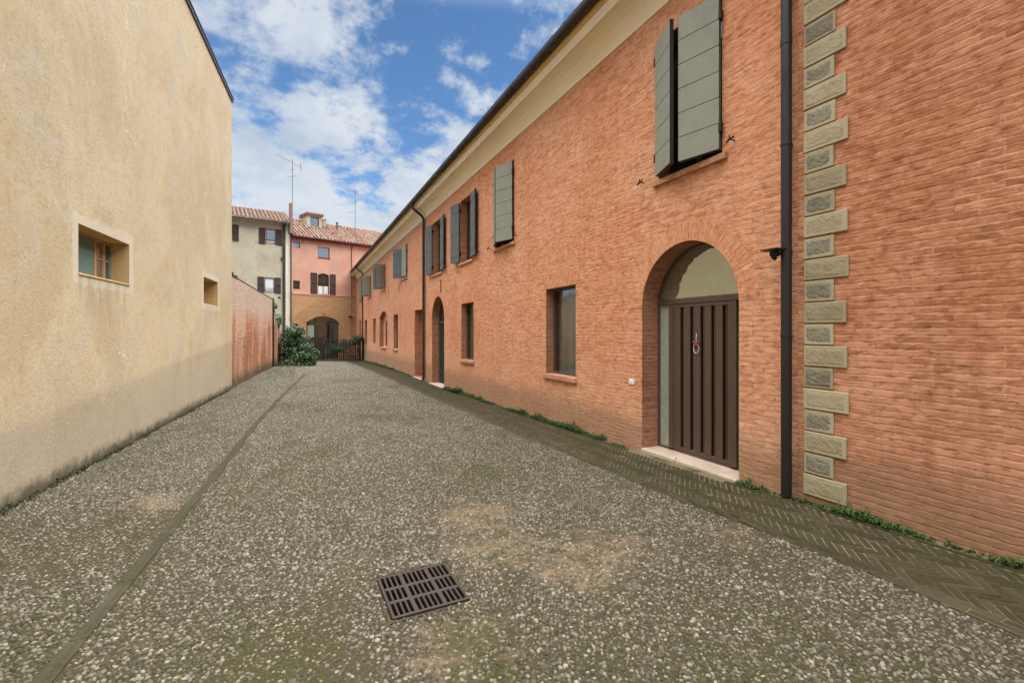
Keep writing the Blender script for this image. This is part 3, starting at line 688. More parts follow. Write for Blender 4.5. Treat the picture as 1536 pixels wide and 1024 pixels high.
for k in range(n):
    if (arc[k][1]+arc[k+1][1])/2<2.08: continue
    dr.prism([arc[k],arc[k+1],ain[k+1],ain[k]],X,X+.06,'x')
door=dr.build('door',M['brown_metal'],H); door['label']='arched brown metal door with a fanlight'
p=MB(); p.prism([(c+.79*math.cos(t),max(2.09,2.0+.79*math.sin(t))) for t in [D2R(6)+(math.pi-D2R(12))*k/24 for k in range(25)]],X+.03,X+.036,'x'); p.build('fanlight',M['glass_soft'],door)
for a_,b_ in ((3.722,3.953),(5.077,5.278)): p=MB(); p.box(X+.028,X+.034,a_,b_,.021,2.034); p.build('side_pane',M['frosted'],door)
lf=MB(); lf.cm=1; lf.box(X+.045,X+.05,4.047,4.998,.032,2.03)
lf.cm=0; lf.box(X-.004,X+.045,4.048,4.088,.033,2.03,bev=.003); lf.box(X-.004,X+.045,4.975,4.998,.033,2.03,bev=.003); lf.box(X-.004,X+.045,4.088,4.975,1.985,2.03,bev=.003); lf.box(X-.004,X+.045,4.088,4.975,.033,.075,bev=.003)
N_=5; sp=(4.965-4.09)/N_
for k in range(N_):
    a_=4.09+k*sp; lf.cm=0; lf.box(X-.008,X+.020,a_+.068,a_+sp,.077,1.983,bev=.003)
    lf.box(X+.016,X+.030,a_+.027,a_+.039,.077,1.983)
lf.cm=0
lf.build('door_leaf',[M['brown_metal'],M['brown_dark']],door)
th=MB(); pts=[]; th.box(-.035,.30,3.70,5.30,-.16,-.004,bev=.012); th.build('threshold',M['threshold'],door)
# door ornament hung on the leaf
oy=4.565
o=thing('door_ornament','small white cord ring with a red ribbon hung on the brown arched door','ornament',(X-.01,oy,1.40))
mb=MB(); mb.tube([(X-.012,oy,1.635),(X-.016,oy+.002,1.56),(X-.016,oy,1.50)],.0055,6); mb.tube([(X-.014-.006*abs(math.sin(t)),oy+.044*math.cos(t),1.435+.066*math.sin(t)) for t in [2*math.pi*k/24 for k in range(25)]],.007,7,cap=False); mb.build('ring',M['white_cord'],o,smooth=True)
mb=MB()
for sx in (-1,1):
    mb.tube([(X-.02,oy,1.505),(X-.03,oy+sx*.032,1.525),(X-.028,oy+sx*.045,1.50),(X-.02,oy+sx*.01,1.497)],[.007,.014,.012,.006],7); mb.tube([(X-.02,oy,1.50),(X-.022,oy+sx*.022,1.46)],[.007,.009],6)
mb.build('ribbon',M['red_ribbon'],o,smooth=True)

# --- second arched door, further up
X=.25; y0,y1=15.25,16.82; dr=MB()
dr.box(X,X+.06,y0,y0+.07,-.22,2.9); dr.box(X,X+.06,y1-.07,y1,-.22,2.9); dr.box(X,X+.06,y0,y1,1.98,2.05); dr.box(X-.01,X+.06,15.98,16.06,-.2,1.98)
for k in range(9):
    a_=15.33+k*.155
    if abs(a_-15.95)<.08: continue
    dr.box(X+.01,X+.035,a_,a_+.012,-.2,1.97)
d2=dr.build('door',M['frame_green'],H); d2['label']='green glazed double door under a round arch'
p=MB(); p.box(X+.036,X+.042,y0+.05,y1-.05,-.19,1.98); p.box(X+.036,X+.042,y0+.05,y1-.05,2.05,2.9); p.build('pane',M['glass'],d2)
th=MB(); th.box(-.10,.28,15.2,16.87,-.40,-.205,bev=.012); th.build('threshold',M['threshold'],d2)
th=MB(); th.box(-.06,.28,17.98,19.64,-.40,-.215,bev=.012); th.build('blind_door_step',M['threshold'],H)

# --- cornice, gutter, roof, downspouts
prof=[(0,6.045),(-.018,6.045),(-.022,6.065),(-.006,6.075),(-.006,6.10),(-.016,6.16),(-.045,6.235),(-.10,6.305),(-.175,6.35),(-.26,6.372),(-.315,6.375)]
prof2=[(-.315,6.372),(-.335,6.372),(-.345,6.40),(-.352,6.46),(-.375,6.497)]
prof3=[(-.375,6.495),(-.388,6.497),(-.388,6.515),(-.402,6.53),(-.408,6.575),(-.408,6.62)]
def extr(pr,y0,y1,mat,name):
    mb=MB(); n=len(pr); vs=[(x,y,z) for y in (y0,y1) for x,z in pr]; fs=[(i,i+1,n+i+1,n+i) for i in range(n-1)]
    for e in (0,1): fs.append(tuple(e*n+i for i in range(n)))
    mb.add(vs,fs); return mb.build(name,mat,H,recalc=True)
extr(prof+[(-.315,6.62),(0,6.62)],-6,41.2,M['cornice'],'cornice'); extr(prof2+[(-.375,6.62),(-.317,6.62)],-6,41.18,M['fascia'],'fascia'); extr(prof3+[(-.377,6.62)],-6,41.16,M['ochre_line'],'cornice_bead')
mb=MB(); cx,cz,r=-.495,6.635,.082; vs=[];n=10
for y in (-6,40.6):
    for rr in (r,r-.006):
        for k in range(n+1):
            t=math.pi+math.pi*k/n; vs.append((cx+rr*math.cos(t),y,cz+rr*math.sin(t)+ (0.03 if k in (0,n) else 0)))
m_=n+1
fs=[(k,k+1,2*m_+k+1,2*m_+k) for k in range(n)]+[(m_+k,m_+k+1,3*m_+k+1,3*m_+k) for k in range(n)]+[(0,m_,3*m_,2*m_),(n,m_+n,3*m_+n,2*m_+n)]
fs+=[(2*m_+k,2*m_+k+1,3*m_+k+1,3*m_+k) for k in range(n)]
mb.add(vs,fs)
for yy in [v*2.0-5.5 for v in range(23)]: mb.box(cx-r-.006,cx+r+.004,yy,yy+.03,cz+.022,cz+.03)
for yy in [v*4.0+.6 for v in range(10)]:
    mb.tube([(cx+(r+.004)*math.cos(t),yy,cz+(r+.004)*math.sin(t)) for t in [math.pi+math.pi*k/8 for k in range(9)]],.006,6)
mb.tube([(-.41,-6,6.63),(-.41,40.6,6.63)],.02,4)
mb.build('gutter',M['gutter'],H)
sl=D2R(20); up=(math.cos(sl),0,math.sin(sl)); rf=MB(); tile_roof(rf,(-.43,-6,6.705),(0,1,0),up,47.5,1.2,.235,.40); 
top=(-.50+1.2*math.cos(sl),6.71+1.2*math.sin(sl)); rf.cr=.5; rf.add([(top[0],-6,top[1]),(top[0],41.5,top[1]),(4.6,41.5,6.71+5.1*math.tan(sl)),(4.6,-6,6.71+5.1*math.tan(sl)),(9.6,-6,6.7),(9.6,41.5,6.7)],[(0,1,2,3),(3,2,5,4)])
rf.add([(0,-6,6.05),(9,-6,6.05),(4.6,-6,8.5),(0,41.5,6.05),(9,41.5,6.05),(4.6,41.5,8.5)],[(0,1,2),(3,4,5)])
rf.build('roof',M['tiles'],H)
def downspout(Y,sw=True,r=.052,zb=-.3,foot=True,xw=-.075,top=6.6):
    mb=MB()
    if sw: pts=[(-.50,Y+.02,6.60),(-.50,Y+.02,6.50),(-.49,Y+.02,6.42),(-.44,Y+.01,6.35),(-.20,Y,6.17),(-.11,Y,6.08),(xw,Y,5.98),(xw,Y,5.8)]
    else: pts=[(xw,Y,top)]
    pts+=[(xw,Y,zb+.16)]; pts+= [(xw-.01,Y,zb+.10),(xw-.05,Y-.01,zb+.045),(xw-.10,Y-.02,zb+.015)] if foot else [(xw,Y,zb+.02)]
    mb.tube(pts,r,14)
    z=5.4
    while z>zb+.5: mb.tube([(xw,Y,z),(xw,Y,z+.022)],r+.006,14); mb.box(xw,0,Y-.012,Y+.012,z,z+.02); z-=1.9
    for zz in (4.1,2.0): mb.tube([(xw,Y,zz+.4),(xw,Y,zz+.46)],r+.004,14)
    return mb.build('downspout',M['gutter'],H,smooth='auto')
downspout(3.074,True,.049,.01,False,-.085); downspout(17.8,True,.05,-.25); downspout(36.4,True,.045,-.46)
# small things on the wall
mb=MB(); mb.box(-.012,0,5.475,5.595,.875,.955,bev=.004); mb.box(-.018,-.011,5.515,5.555,.90,.935,bev=.003)
mb.build('door_bell',M['white_plastic'],H)
mb=MB(); mb.tube([(-.01,3.155,2.44),(-.13,3.15,2.455)],.012,8); mb.box(-.20,-.13,3.10,3.18,2.405,2.455,bev=.01); mb.box(-.27,-.09,3.04,3.225,2.462,2.474,bev=.003); mb.tube([(-.17,3.13,2.405),(-.18,3.15,2.375)],[.03,.024],10)
mb.build('wall_lamp',M['iron'],H)
for y,za,zb_ in ((15.62,3.02,3.45),(22.9,3.62,3.98),(25.8,3.35,4.2)):
    mb=MB(); mb.box(-.025,0,y-.02,y+.02,za,zb_,bev=.006); mb.build('tie_bar',M['sill'] if y>20 else M['gutter'],H)
# tie rods at the far end
mb=MB(); mb.tube([(-.45,39.2,6.42),(-.42,39.2,6.30),(-.06,39.3,5.7)],.018,6); mb.tube([(-.40,40.6,6.3),(-.40,40.6,-.4)],.018,6); mb.tube([(-.4,40.6,5.35),(0,40.2,5.3)],.018,6); mb.build('overflow_pipe',M['gutter'],H)

# ================================================================== near building with quoins (right edge)
Q=thing('brick_house','rougher red brick building with stone quoins at its corner, nearest on the right edge','building',(0,0,0))
w=MB(); w.add([(-.016,-6,-1.2),(-.016,3.0,-1.2),(-.016,3.0,6.06),(-.016,-6,6.06),(0,3.0,-1.2),(0,3.0,6.06),(9,-6,-1.2),(9,-6,6.06),(9,3.0,-1.2),(9,3.0,6.06)],[(0,1,2,3),(1,4,5,2),(0,6,7,3),(6,8,9,7)])
w.build('wall',M['brick_red'],Q)
pit=.2057; z=.085; k=0
while z<6.0:
    long_=(k%2==0); ye=2.935; ys_=2.965-(.425 if long_ else .312); x=-.036 if long_ else -.032
    mb=MB(); mb.cm=0; mb.cr=random.uniform(.02,1); ys_+=random.uniform(-.012,.012)
    mb.box(x+random.uniform(-.002,.002),-.017,ys_,ye+random.uniform(-.004,.004),z+.006+random.uniform(-.002,.002),min(z+pit-.006,6.03)+random.uniform(-.002,.002),bev=.006)
    # rough worked field inside a chiselled margin
    m_=.020; n1=14 if long_ else 10; n2=7; vs=[];fs=[]
    ya,yb,za,zb_=ys_+m_,ye-m_,z+.006+m_,min(z+pit-.006,6.03)-m_
    if zb_-za>.03:
        for j in range(n2+1):
            for i in range(n1+1):
                e=(i in (0,n1)) or (j in (0,n2)); 
                dx=0.001 if e else -random.uniform(.001,.004 if long_ else .006)
                vs.append((x+dx,ya+(yb-ya)*i/n1+(0 if e else random.gauss(0,.004)),za+(zb_-za)*j/n2+(0 if e else random.gauss(0,.003))))
        for j in range(n2):
            for i in range(n1): fs.append((j*(n1+1)+i,j*(n1+1)+i+1,(j+1)*(n1+1)+i+1,(j+1)*(n1+1)+i))
        mb.cm=1; mb.add(vs,fs)
    mb.cr=0; mb.build('quoin',[M['quoin_edge'],M['quoin_pale' if long_ else 'quoin_grey']],Q,recalc=True)
    z+=pit; k+=1

# ================================================================== ochre rendered building (left)
LA=math.atan2(.0718,.9974)     # its wall leans 4 degrees off the lane
# local frame: origin at the foot of its far corner, +x into the building, +y back towards the camera
Lx=XL(15.85); Lh=thing('rendered_house','tall ochre rendered building with two small recessed windows on the left','building',(Lx,15.85,0),-LA)
# along-wall coordinate s: s=0 at far corner, negative towards the camera ; local x negative = into the building
def Lp(s,z,d=0): return (-d,s,z)
S=lambda q:q-15.83
def win(a,b_,z0,z1): return [(S(a),z0),(S(b_),z0),(S(b_),z1),(S(a),z1)]
w=MB(); hs=[win(7.16,8.62,2.36,2.945),win(12.75,14.13,2.32,2.935)]
holed_wall(w,[(-24,-1.2),(0,-1.2),(0,8.40),(-24,8.40)],hs,Lp,[.27,.36])
w.cm=0; w.add([Lp(0,-1.2),Lp(0,-1.2,9),Lp(0,8.4,9),Lp(0,8.4),Lp(-24,-1.2),Lp(-24,-1.2,9),Lp(-24,8.4,9),Lp(-24,8.4)],[(0,1,2,3),(4,5,6,7),(1,5,6,2),(3,2,6,7)])
w.build('wall',[M['plaster'],M['reveal_plaster']],Lh,local=True,recalc=False)
rf=MB(); rf.box(-9.1,.035,-24.1,.05,8.385,8.47,bev=.004); rf.box(-9.1,.05,-24.1,.06,8.47,8.50,bev=.003); rf.build('roof',M['flashing'],Lh,local=True)
def Lbox(mb,s0,s1,z0,z1,d0,d1,bev=.003): mb.box(-d1,-d0,s0,s1,z0,z1,bev=bev)
a0,a1=S(7.16),S(8.62); z0,z1=2.36,2.945; e=a0+.70; f=MB()
for q_ in (7.17,8.115,8.385): Lbox(f,S(q_),S(q_)+(.05 if q_<8.3 else .03),z0+.03,z1-.035,.215,.262)
Lbox(f,a0,a1,z0,z0+.03,.205,.265); Lbox(f,a0,a1,z1-.035,z1,.215,.262); Lbox(f,S(8.165),S(8.57),z0+.30,z0+.318,.225,.25)
wn=f.build('window',M['old_wood'],Lh,local=True)
for sa,sb in ((8.165,8.385),(8.415,8.57)): p=MB(); Lbox(p,S(sa),S(sb),z0+.03,z1-.035,.240,.244,0); p.build('pane',M['glass_sky'],wn,local=True)
for sa,sb in ((7.22,8.11),(8.572,8.618)): p=MB(); Lbox(p,S(sa),S(sb),z0+.032,z1-.037,.222,.25); p.build('shutter',M['teal_paint'],wn,local=True)
p=MB(); Lbox(p,a0,a1,z0-.03,z0-.002,-.012,.2,.006); p.build('sill',M['reveal_plaster'],wn,local=True)
p=MB(); Lbox(p,a0,a1,z0-.1,z1+.1,.5,.55,0); p.build('inner_wall',M['dark_room'],Lh,local=True)
a0,a1=S(12.75),S(14.13); z0,z1=2.32,2.935; f=MB()
for s_ in (a0,(a0+a1)/2,a1-.05): Lbox(f,s_,s_+.05,z0,z1,.33,.375)
Lbox(f,a0+.05,a1-.05,z0,z0+.05,.33,.375); Lbox(f,a0+.05,a1-.05,z1-.05,z1,.33,.375); wn=f.build('window',M['old_wood'],Lh,local=True)
p=MB(); Lbox(p,a0+.05,a1-.05,z0+.05,z1-.05,.35,.355,0); p.build('pane',M['glass_sky'],wn,local=True)

# ================================================================== old brick garden walls behind it
G=thing('garden_wall','high old brick garden wall with patchy lime wash, next to the ochre building','wall',(Lx,15.85,0),-LA)
def wedge(mb,s0,s1,zt0,zt1,th=.3,zb=-1.0,n=12,jag=.0):
    vs=[];
    for i in range(n+1):
        s_=s0+(s1-s0)*i/n; zt=zt0+(zt1-zt0)*i/n+random.uniform(-jag,jag)
        vs+=[(-.02,s_,zb),(-.02,s_,zt),(-.02-th,s_,zt),(-.02-th,s_,zb)]
    fs=[(4*i+k,4*i+k+1,4*i+4+k+1,4*i+4+k) for i in range(n) for k in range(3)]+[(0,1,2,3),(4*n,4*n+1,4*n+2,4*n+3)]
    mb.add(vs,fs)
mb=MB(); wedge(mb,.02,9.35,3.29,3.20,n=36,jag=.02); mb.build('masonry',M['garden_brick'],G,local=True)
mb=MB(); mb.tube([(-.04,.05,3.335),(-.04,9.35,3.245)],.022,8); mb.tube([(-.02,.10,3.30),(-.02,.10,3.41)],.05,8); mb.build('coping_pipe',M['gutter'],G,local=True)
mb=MB(); mb.tube([(.02,9.40,3.29),(.02,9.42,-.2)],.035,8); mb.build('drain_pipe',M['gutter'],G,local=True)
G2=thing('garden_wall','low stepped brick wall in shade beyond the high garden wall, above the shrub','wall',(Lx,15.85,0),-LA)
mb=MB(); wedge(mb,9.47,10.4,2.95,2.45,.28,n=4,jag=.03); wedge(mb,10.405,12.6,2.12,2.0,.27,n=6,jag=.03); wedge(mb,12.605,15.2,1.8,.9,.26,n=6,jag=.03); mb.build('masonry',M['garden_brick'],G2,local=True)

# ------------------------------------------------------------------ leaves
def leaf_quads(mb,c,n,rad,size,flat=.5,shape=None,droop=.3):
    for _ in range(n):
        while True:
            d=Vector((random.uniform(-1,1),random.uniform(-1,1),random.uniform(-1,1)))
            if .05<d.length<1: break
        if shape: d=d.normalized()*(d.length**shape)
        p=Vector(c)+Vector((d.x*rad[0],d.y*rad[1],d.z*rad[2]))
        nrm=(Vector((d.x,d.y,d.z+.5))+Vector((random.gauss(0,.5),random.gauss(0,.5),random.gauss(0,.4)))).normalized()
        a=nrm.cross(Vector((random.gauss(0,1),random.gauss(0,1),random.gauss(0,1)))).normalized(); b_=nrm.cross(a)
        s_=size*random.uniform(.6,1.35); w_=s_*random.uniform(.38,.55); mb.cr=min(1,max(.01,random.gauss(.42,.27)))
        tip=p+a*s_-Vector((0,0,s_*droop*random.random())); base=p-a*s_*.7
        mb.add([base,p+b_*w_+nrm*s_*.08,tip,p-b_*w_+nrm*s_*.08,p],[(0,1,4),(1,2,4),(2,3,4),(3,0,4)])
    mb.cr=0
def shrub(name,label,cat,loc,clumps,size,n,group=None,mat='shrub'):
    t=thing(name,label,cat,loc,0,group)
    mb=MB()
    for (cx,cy,cz,rx,ry,rz) in clumps: leaf_quads(mb,(loc[0]+cx,loc[1]+cy,loc[2]+cz),int(n*rx*rz*4),(rx,ry,rz),size,shape=.5)
    mb.build('foliage',M[mat],t,recalc=False)
    st=MB()
    for k,(cx,cy,cz,rx,ry,rz) in enumerate(clumps[:6]):
        st.tube([(loc[0]+random.gauss(0,.06),loc[1]+random.gauss(0,.06),loc[2]-.1),(loc[0]+cx*.5,loc[1]+cy*.5,loc[2]+cz*.5),(loc[0]+cx,loc[1]+cy,loc[2]+cz)],[.03,.02,.008],6)
    st.build('stem',M['bark'],t); return t
cl=[]
for _ in range(85):
    zz=random.uniform(.05,1.95); wid=1.15*(1-(zz/2.45)**1.5)+.06; an=random.uniform(0,6.28); rr=wid*random.uniform(.25,.98)
    r_=random.uniform(.20,.38); cl.append((rr*math.cos(an)*.92-(.15 if zz>1.2 else 0),rr*math.sin(an)*1.3,zz,r_*1.1,r_*1.2,r_*.75))
shrub('shrub','large dark green spreading shrub at the foot of the garden wall','shrub',(-4.55,28.0,-.14),cl,.062,420)
cl=[(random.uniform(-1.0,.9),random.uniform(-.5,.4),random.uniform(.05,.35),random.uniform(.2,.35),.3,random.uniform(.12,.22)) for _ in range(16)]
shrub('low_plant','low bright green plants spilling onto the pebbles in front of the large shrub','plant',(-4.95,25.6,-.08),cl,.055,150,mat='weed')
cl=[(random.uniform(-.10,.12),random.uniform(-.25,.25),random.uniform(.1,.55),.15,.2,.14) for _ in range(9)]
shrub('sapling','bright green sapling growing from the top of the low garden wall','sapling',(-5.60,25.75,2.72),cl,.06,260,mat='weed')
cl=[(random.uniform(-.15,.2),random.uniform(-.4,.4),random.uniform(.0,.5),.2,.3,.18) for _ in range(10)]
shrub('ivy','dark green ivy hanging over the low garden wall behind the shrub','ivy',(-5.42,27.6,1.98),cl,.06,200)
cl=[]
for _ in range(60):
    x=random.uniform(-2.3,.05); cl.append((x,random.uniform(-.65,.25),(.78+.90*(x+2.3)/2.3)+random.uniform(-.26,.16),random.uniform(.18,.32),.25,random.uniform(.14,.24)))
shrub('shrub','dark shrub leaning over the picket fence from behind','shrub',(-.30,36.3,-.45),cl,.06,330)

def weeds(name,label,cat,mat,spots,size,dens):
    mb=MB()
    for (x0,x1,y0,y1,h,nn) in spots:
        for _ in range(int(nn*dens)):
            y=random.uniform(y0,y1); x=random.uniform(x0,x1)
            cm_=.5+.5*math.sin(5.3*y+2*math.sin(2.1*y))*math.sin(1.9*y+.7)
            if mat=='weed' and random.random()>.18+.95*cm_: continue
            if callable(h): hh=h(y)
            else: hh=h*(.35+.9*cm_)*(1.7 if random.random()<.04 else 1)
            z=float(gz(x,y)); n_=random.randint(3,6); bh=hh*random.uniform(.4,1.1)
            for k in range(n_):
                an=random.uniform(0,6.28); ln=bh*random.uniform(.6,1.1); lean=random.uniform(.2,.9); w_=size*random.uniform(.5,1.2)
                dx,dy=math.cos(an)*ln*lean,math.sin(an)*ln*lean; px,py=-math.sin(an)*w_,math.cos(an)*w_
                mb.cr=min(1,max(.01,random.gauss(.5,.25)))
                mb.add([(x,y,z),(x+dx*.6+px,y+dy*.6+py,z+ln*.8),(x+dx,y+dy,z+ln*.75),(x+dx*.6-px,y+dy*.6-py,z+ln*.8)],[(0,1,2,3)])
    mb.cr=0; o=mb.build(name,M[mat],recalc=False); return tag(o,label,cat,kind='stuff')
weeds('weeds','green weeds along the foot of the right-hand brick wall','weeds','weed',
      [(-.13,-.02,1.3,2.75,.085,520),(-.12,-.02,2.75,3.66,.055,260),(-.15,-.03,-1.0,1.3,.05,300),(-.02,.02,4.6,4.66,.08,14),(-.14,-.01,5.4,6.0,.03,120),(-.13,-.01,6.1,9.3,.10,1500),(-.13,-.01,9.3,13.5,.10,1300),(-.2,-.01,13.3,14.8,.16,800),
       (-.12,-.01,19.8,24,.08,500),(-.25,-.01,24,30,.16,1100),(-.2,-.01,30,36.5,.10,700)],.009,1.0)
weeds('moss_fringe','mossy fringe along the foot of the ochre wall','moss','moss',[(XL(y)+.0,XL(y)+.09,y,y+.5,.045,80) for y in [v*.5 for v in range(-1,31)]],.006,1.0)
weeds('grass_tufts','sparse short grass among the pebbles near the fence and brick wall','grass','weed',[(-4.4,-1.3,34.6,35.9,.09,900),(-5.6,-4.6,19,25,.05,500),(-4.6,-3.4,33,34.8,.08,300)],.008,1.0)

# ================================================================== drain grate
Dg=thing('drain_grate','square rusty iron drain grate set in the pebbles','drain grate',(-3.78,2.95,0),D2R(1.5))
mb=MB(); zt=float(gz(-3.78,2.95))+.016; hx,hy=.235,.245; rim=.018; mb.box(-hx,hx,-hy,-hy+rim,zt-.035,zt,bev=.003); mb.box(-hx,hx,hy-rim,hy,zt-.035,zt,bev=.003); mb.box(-hx,-hx+rim,-hy+rim,hy-rim,zt-.035,zt,bev=.003); mb.box(hx-rim,hx,-hy+rim,hy-rim,zt-.035,zt,bev=.003)
for yy in (-.077,.077): mb.box(-hx+rim,hx-rim,yy-.013,yy+.013,zt-.03,zt-.001,bev=.003)
xx=-hx+rim; wslot=.0185; bar=.0135
pos=[]; groups=[4,5,4]; total=13*wslot+10*bar+2*.028; x=-total/2
mb.box(-hx+rim,x,-hy+rim,hy-rim,zt-.03,zt-.0015)
for gi,gn in enumerate(groups):
    for k in range(gn):
        x+=wslot
        if not(gi==2 and k==gn-1):
            wd=bar if k<gn-1 else .028
            for a_,b_ in ((-hy+rim,-.090),(-.064,.064),(.090,hy-rim)): mb.box(x,x+wd,a_,b_,zt-.03,zt-.0015,bev=.0025)
            x+=wd
mb.box(x,hx-rim,-hy+rim,hy-rim,zt-.03,zt-.0015)
mb.build('grating',M['grate_iron'],Dg,local=True)
mb=MB(); mb.v=[]; 
mb.add([(a,b_,z) for z in (zt-.45,zt-.012) for a,b_ in ((-.262,-.272),(.262,-.272),(.262,.272),(-.262,.272))],[(0,1,2,3),(0,1,5,4),(1,2,6,5),(2,3,7,6),(3,0,4,7)]); mb.build('pit',M['dark_room'],Dg,local=True,recalc=False)
mb=MB()
for a_,b_,c_,d_ in ((-.262,.262,-.272,-hy-.002),(-.262,.262,hy+.002,.272),(-.262,-hx-.002,-hy-.002,hy+.002),(hx+.002,.262,-hy-.002,hy+.002)): mb.box(a_,b_,c_,d_,zt-.03,zt-.0145,bev=.002)
mb.build('rim',M['dirt'],Dg,local=True)
D3=thing('drain_cover','small flat iron drain strip far up the pebbled lane','drain cover',(-3.42,18.45,float(gz(-3.42,18.45))))
mb=MB(); mb.box(-.24,.24,-.12,.12,-.02,.014,bev=.004); mb.build('lid',M['grate_iron'],D3,local=True)

# ================================================================== wooden fence and gate
def fence_run(root,xa,ya,xb,yb,h,pw,gap,zj=.0,name='picket',grp=None):
    L_=math.hypot(xb-xa,yb-ya); n=int(L_/(pw+gap)); ux,uy=(xb-xa)/L_,(yb-ya)/L_; an=math.atan2(uy,ux)
    for k in range(n):
        s_=k*(pw+gap)+gap/2; px=xa+ux*(s_+pw/2); py=ya+uy*(s_+pw/2); z=float(gz(px,py)); hh=h+random.uniform(-zj,zj)
        mb=MB(); Mx=Matrix.Translation((px,py,z))@Matrix.Rotation(an+random.gauss(0,.01),4,'Z')@Matrix.Rotation(random.gauss(0,.006),4,'Y')
        mb.prism([(-pw/2,.03),(pw/2,.03),(pw/2,hh-.03),(0,hh),(-pw/2,hh-.03)],-.011,.011,'y',Mx); mb.build(name,M['wood_fence'],root)
    for hz_ in (.35,h-.35):
        mb=MB(); za=float(gz(xa,ya)); zb_=float(gz(xb,yb)); p=[Vector((xa,ya+.03,za+hz_)),Vector((xb,yb+.03,zb_+hz_))]
        mb.tube(p,.03,4); mb.build('rail',M['wood_fence'],root)
F1=thing('picket_fence','dark brown wooden picket fence with gaps, against the right-hand brick wall','fence',(-.1,35.9,-.47))
fence_run(F1,-2.72,35.82,-.10,35.95,1.60,.075,.045,.015)
for px in (-1.45,-.06):
    mb=MB(); z=float(gz(px,35.9)); mb.box(px-.045,px+.045,35.90,35.99,z-.3,z+1.62,bev=.005); mb.build('post',M['wood_fence'],F1)
F2=thing('wooden_gate','dark close-boarded wooden gate between the shrub and the picket fence','gate',(-3.0,35.9,-.45))
fence_run(F2,-4.55,35.75,-2.84,35.81,1.70,.11,.012,.03,'board')
for px in (-4.6,-3.75,-2.80):
    mb=MB(); z=float(gz(px,35.9)); mb.box(px-.045,px+.045,35.88,35.97,z-.3,z+1.78,bev=.005); mb.build('post',M['wood_fence'],F2)

# ================================================================== pink house at the end of the lane (local x along its front)
ang=math.atan2(.2946,.9557)
Pk=thing('terraced_house','pink house over a brick ground floor, with dormer and arched glazed doorway','building',(0,41.5,0),ang)
def Pp(s,z,d=0): return (s,d,z)
def addwall(root,outer,holes,dep,mats,name='wall',extra=None,y=0):
    mb=MB(); holed_wall(mb,outer,holes,lambda a,b_,d:(a,y+d,b_),dep)
    if extra: extra(mb)
    return mb.build(name,mats,root,local=True,recalc=False)
r_=lambda a,b_,c_,d_:[(a,c_),(b_,c_),(b_,d_),(a,d_)]
pinkholes=[r_(-4.95,-4.50,8.22,8.65),r_(-3.12,-2.20,7.66,8.52),r_(-5.02,-4.52,5.0,5.66),arch(-3.14,-2.25,4.68,6.22,.18,8)]
def ex(mb):
    mb.cm=0; mb.add([(-5.15,0,-1.2),(-5.15,7,-1.2),(-5.15,7,9.1),(-5.15,0,9.1),(6,0,-1.2),(6,7,-1.2),(6,7,9.1),(6,0,9.1)],[(0,1,2,3),(4,5,6,7),(1,5,6,2)])
addwall(Pk,[(-5.15,4.62),(6,4.62),(6,9.12),(-5.15,9.12)],pinkholes,[.14,.14,.14,.16],[M['pink'],M['pink']],extra=ex)
addwall(Pk,[(-5.15,-1.2),(6,-1.2),(6,4.615),(-5.15,4.615)],[arch(-4.02,-1.42,-.6,2.42,.52,16),r_(-5.04,-4.62,1.2,2.30)],[.25,.18],[M['brick_far'],M['brick_far']],'ground_floor_wall',y=-.015)
mb=MB(); mb.box(-5.14,6,-.05,-.002,4.60,4.70,bev=.006); mb.build('band',M['pink'],Pk,local=True)
mb=MB(); mb.box(-5.13,6,.9,.95,-1,9); mb.build('inner_wall',M['dark_room'],Pk,local=True)
def pwin(root,s0,s1,z0,z1,fr=.05,y=.08,mull=False,glass='glass_sky',frame='frame_brown',rise=0,curtain=False,sil=None):
    f=MB(); f.box(s0,s0+fr,y,y+.05,z0,z1); f.box(s1-fr,s1,y,y+.05,z0,z1); f.box(s0+fr,s1-fr,y,y+.05,z0,z0+fr); f.box(s0+fr,s1-fr,y,y+.05,z1-fr,z1+rise)
    if mull: c=(s0+s1)/2; f.box(c-fr/2,c+fr/2,y-.005,y+.045,z0+fr,z1-fr)
    wn=f.build('window',M[frame],root,local=True)
    p=MB(); p.box(s0+fr,s1-fr,y+.02,y+.026,z0+fr,z1-fr); p.build('pane',M[glass],wn,local=True)
    if curtain: p=MB(); p.box(s0+fr,s1-fr,y+.004,y+.012,z0+fr,z0+fr+curtain); p.build('curtain',M['lace'],wn,local=True)
    if sil: p=MB(); p.box(s0-.05,s1+.05,-.05,y,z0-.05,z0-.001,bev=.004); p.build('sill',M[sil],wn,local=True)
    return wn
pwin(Pk,-4.95,-4.50,8.22,8.65,.04); pwin(Pk,-3.12,-2.20,7.66,8.52,.05,sil='red_trim'); pwin(Pk,-5.02,-4.52,5.0,5.66,.05,glass='glass')
fw=pwin(Pk,-3.14,-2.25,4.68,6.24,.06,.09,True,'glass','frame_brown',.16,.62)
def louvre(par,s0,s1,z0,z1,y=-.05,arched=0,mat='shutter_brown'):
    mb=MB(); fr=.045; top=z1
    mb.box(s0,s0+fr,y,y+.035,z0,z1,bev=.004); mb.box(s1-fr,s1,y,y+.035,z0,z1+arched,bev=.004); mb.box(s0+fr,s1-fr,y,y+.035,z0,z0+fr); mb.box(s0+fr,s1-fr,y,y+.035,z1-fr,z1); mb.box(s0+fr,s1-fr,y,y+.035,(z0+z1)/2-.03,(z0+z1)/2+.03)
    z=z0+fr
    while z<z1-fr-.02:
        mb.add([(s0+fr,y+.004,z),(s1-fr,y+.004,z),(s1-fr,y+.03,z+.05),(s0+fr,y+.03,z+.05)],[(0,1,2,3)]); z+=.055
    return mb.build('shutter',M[mat],par,local=True,recalc=False)
louvre(fw,-3.71,-3.20,4.66,6.38); louvre(fw,-2.19,-1.72,4.66,6.38)
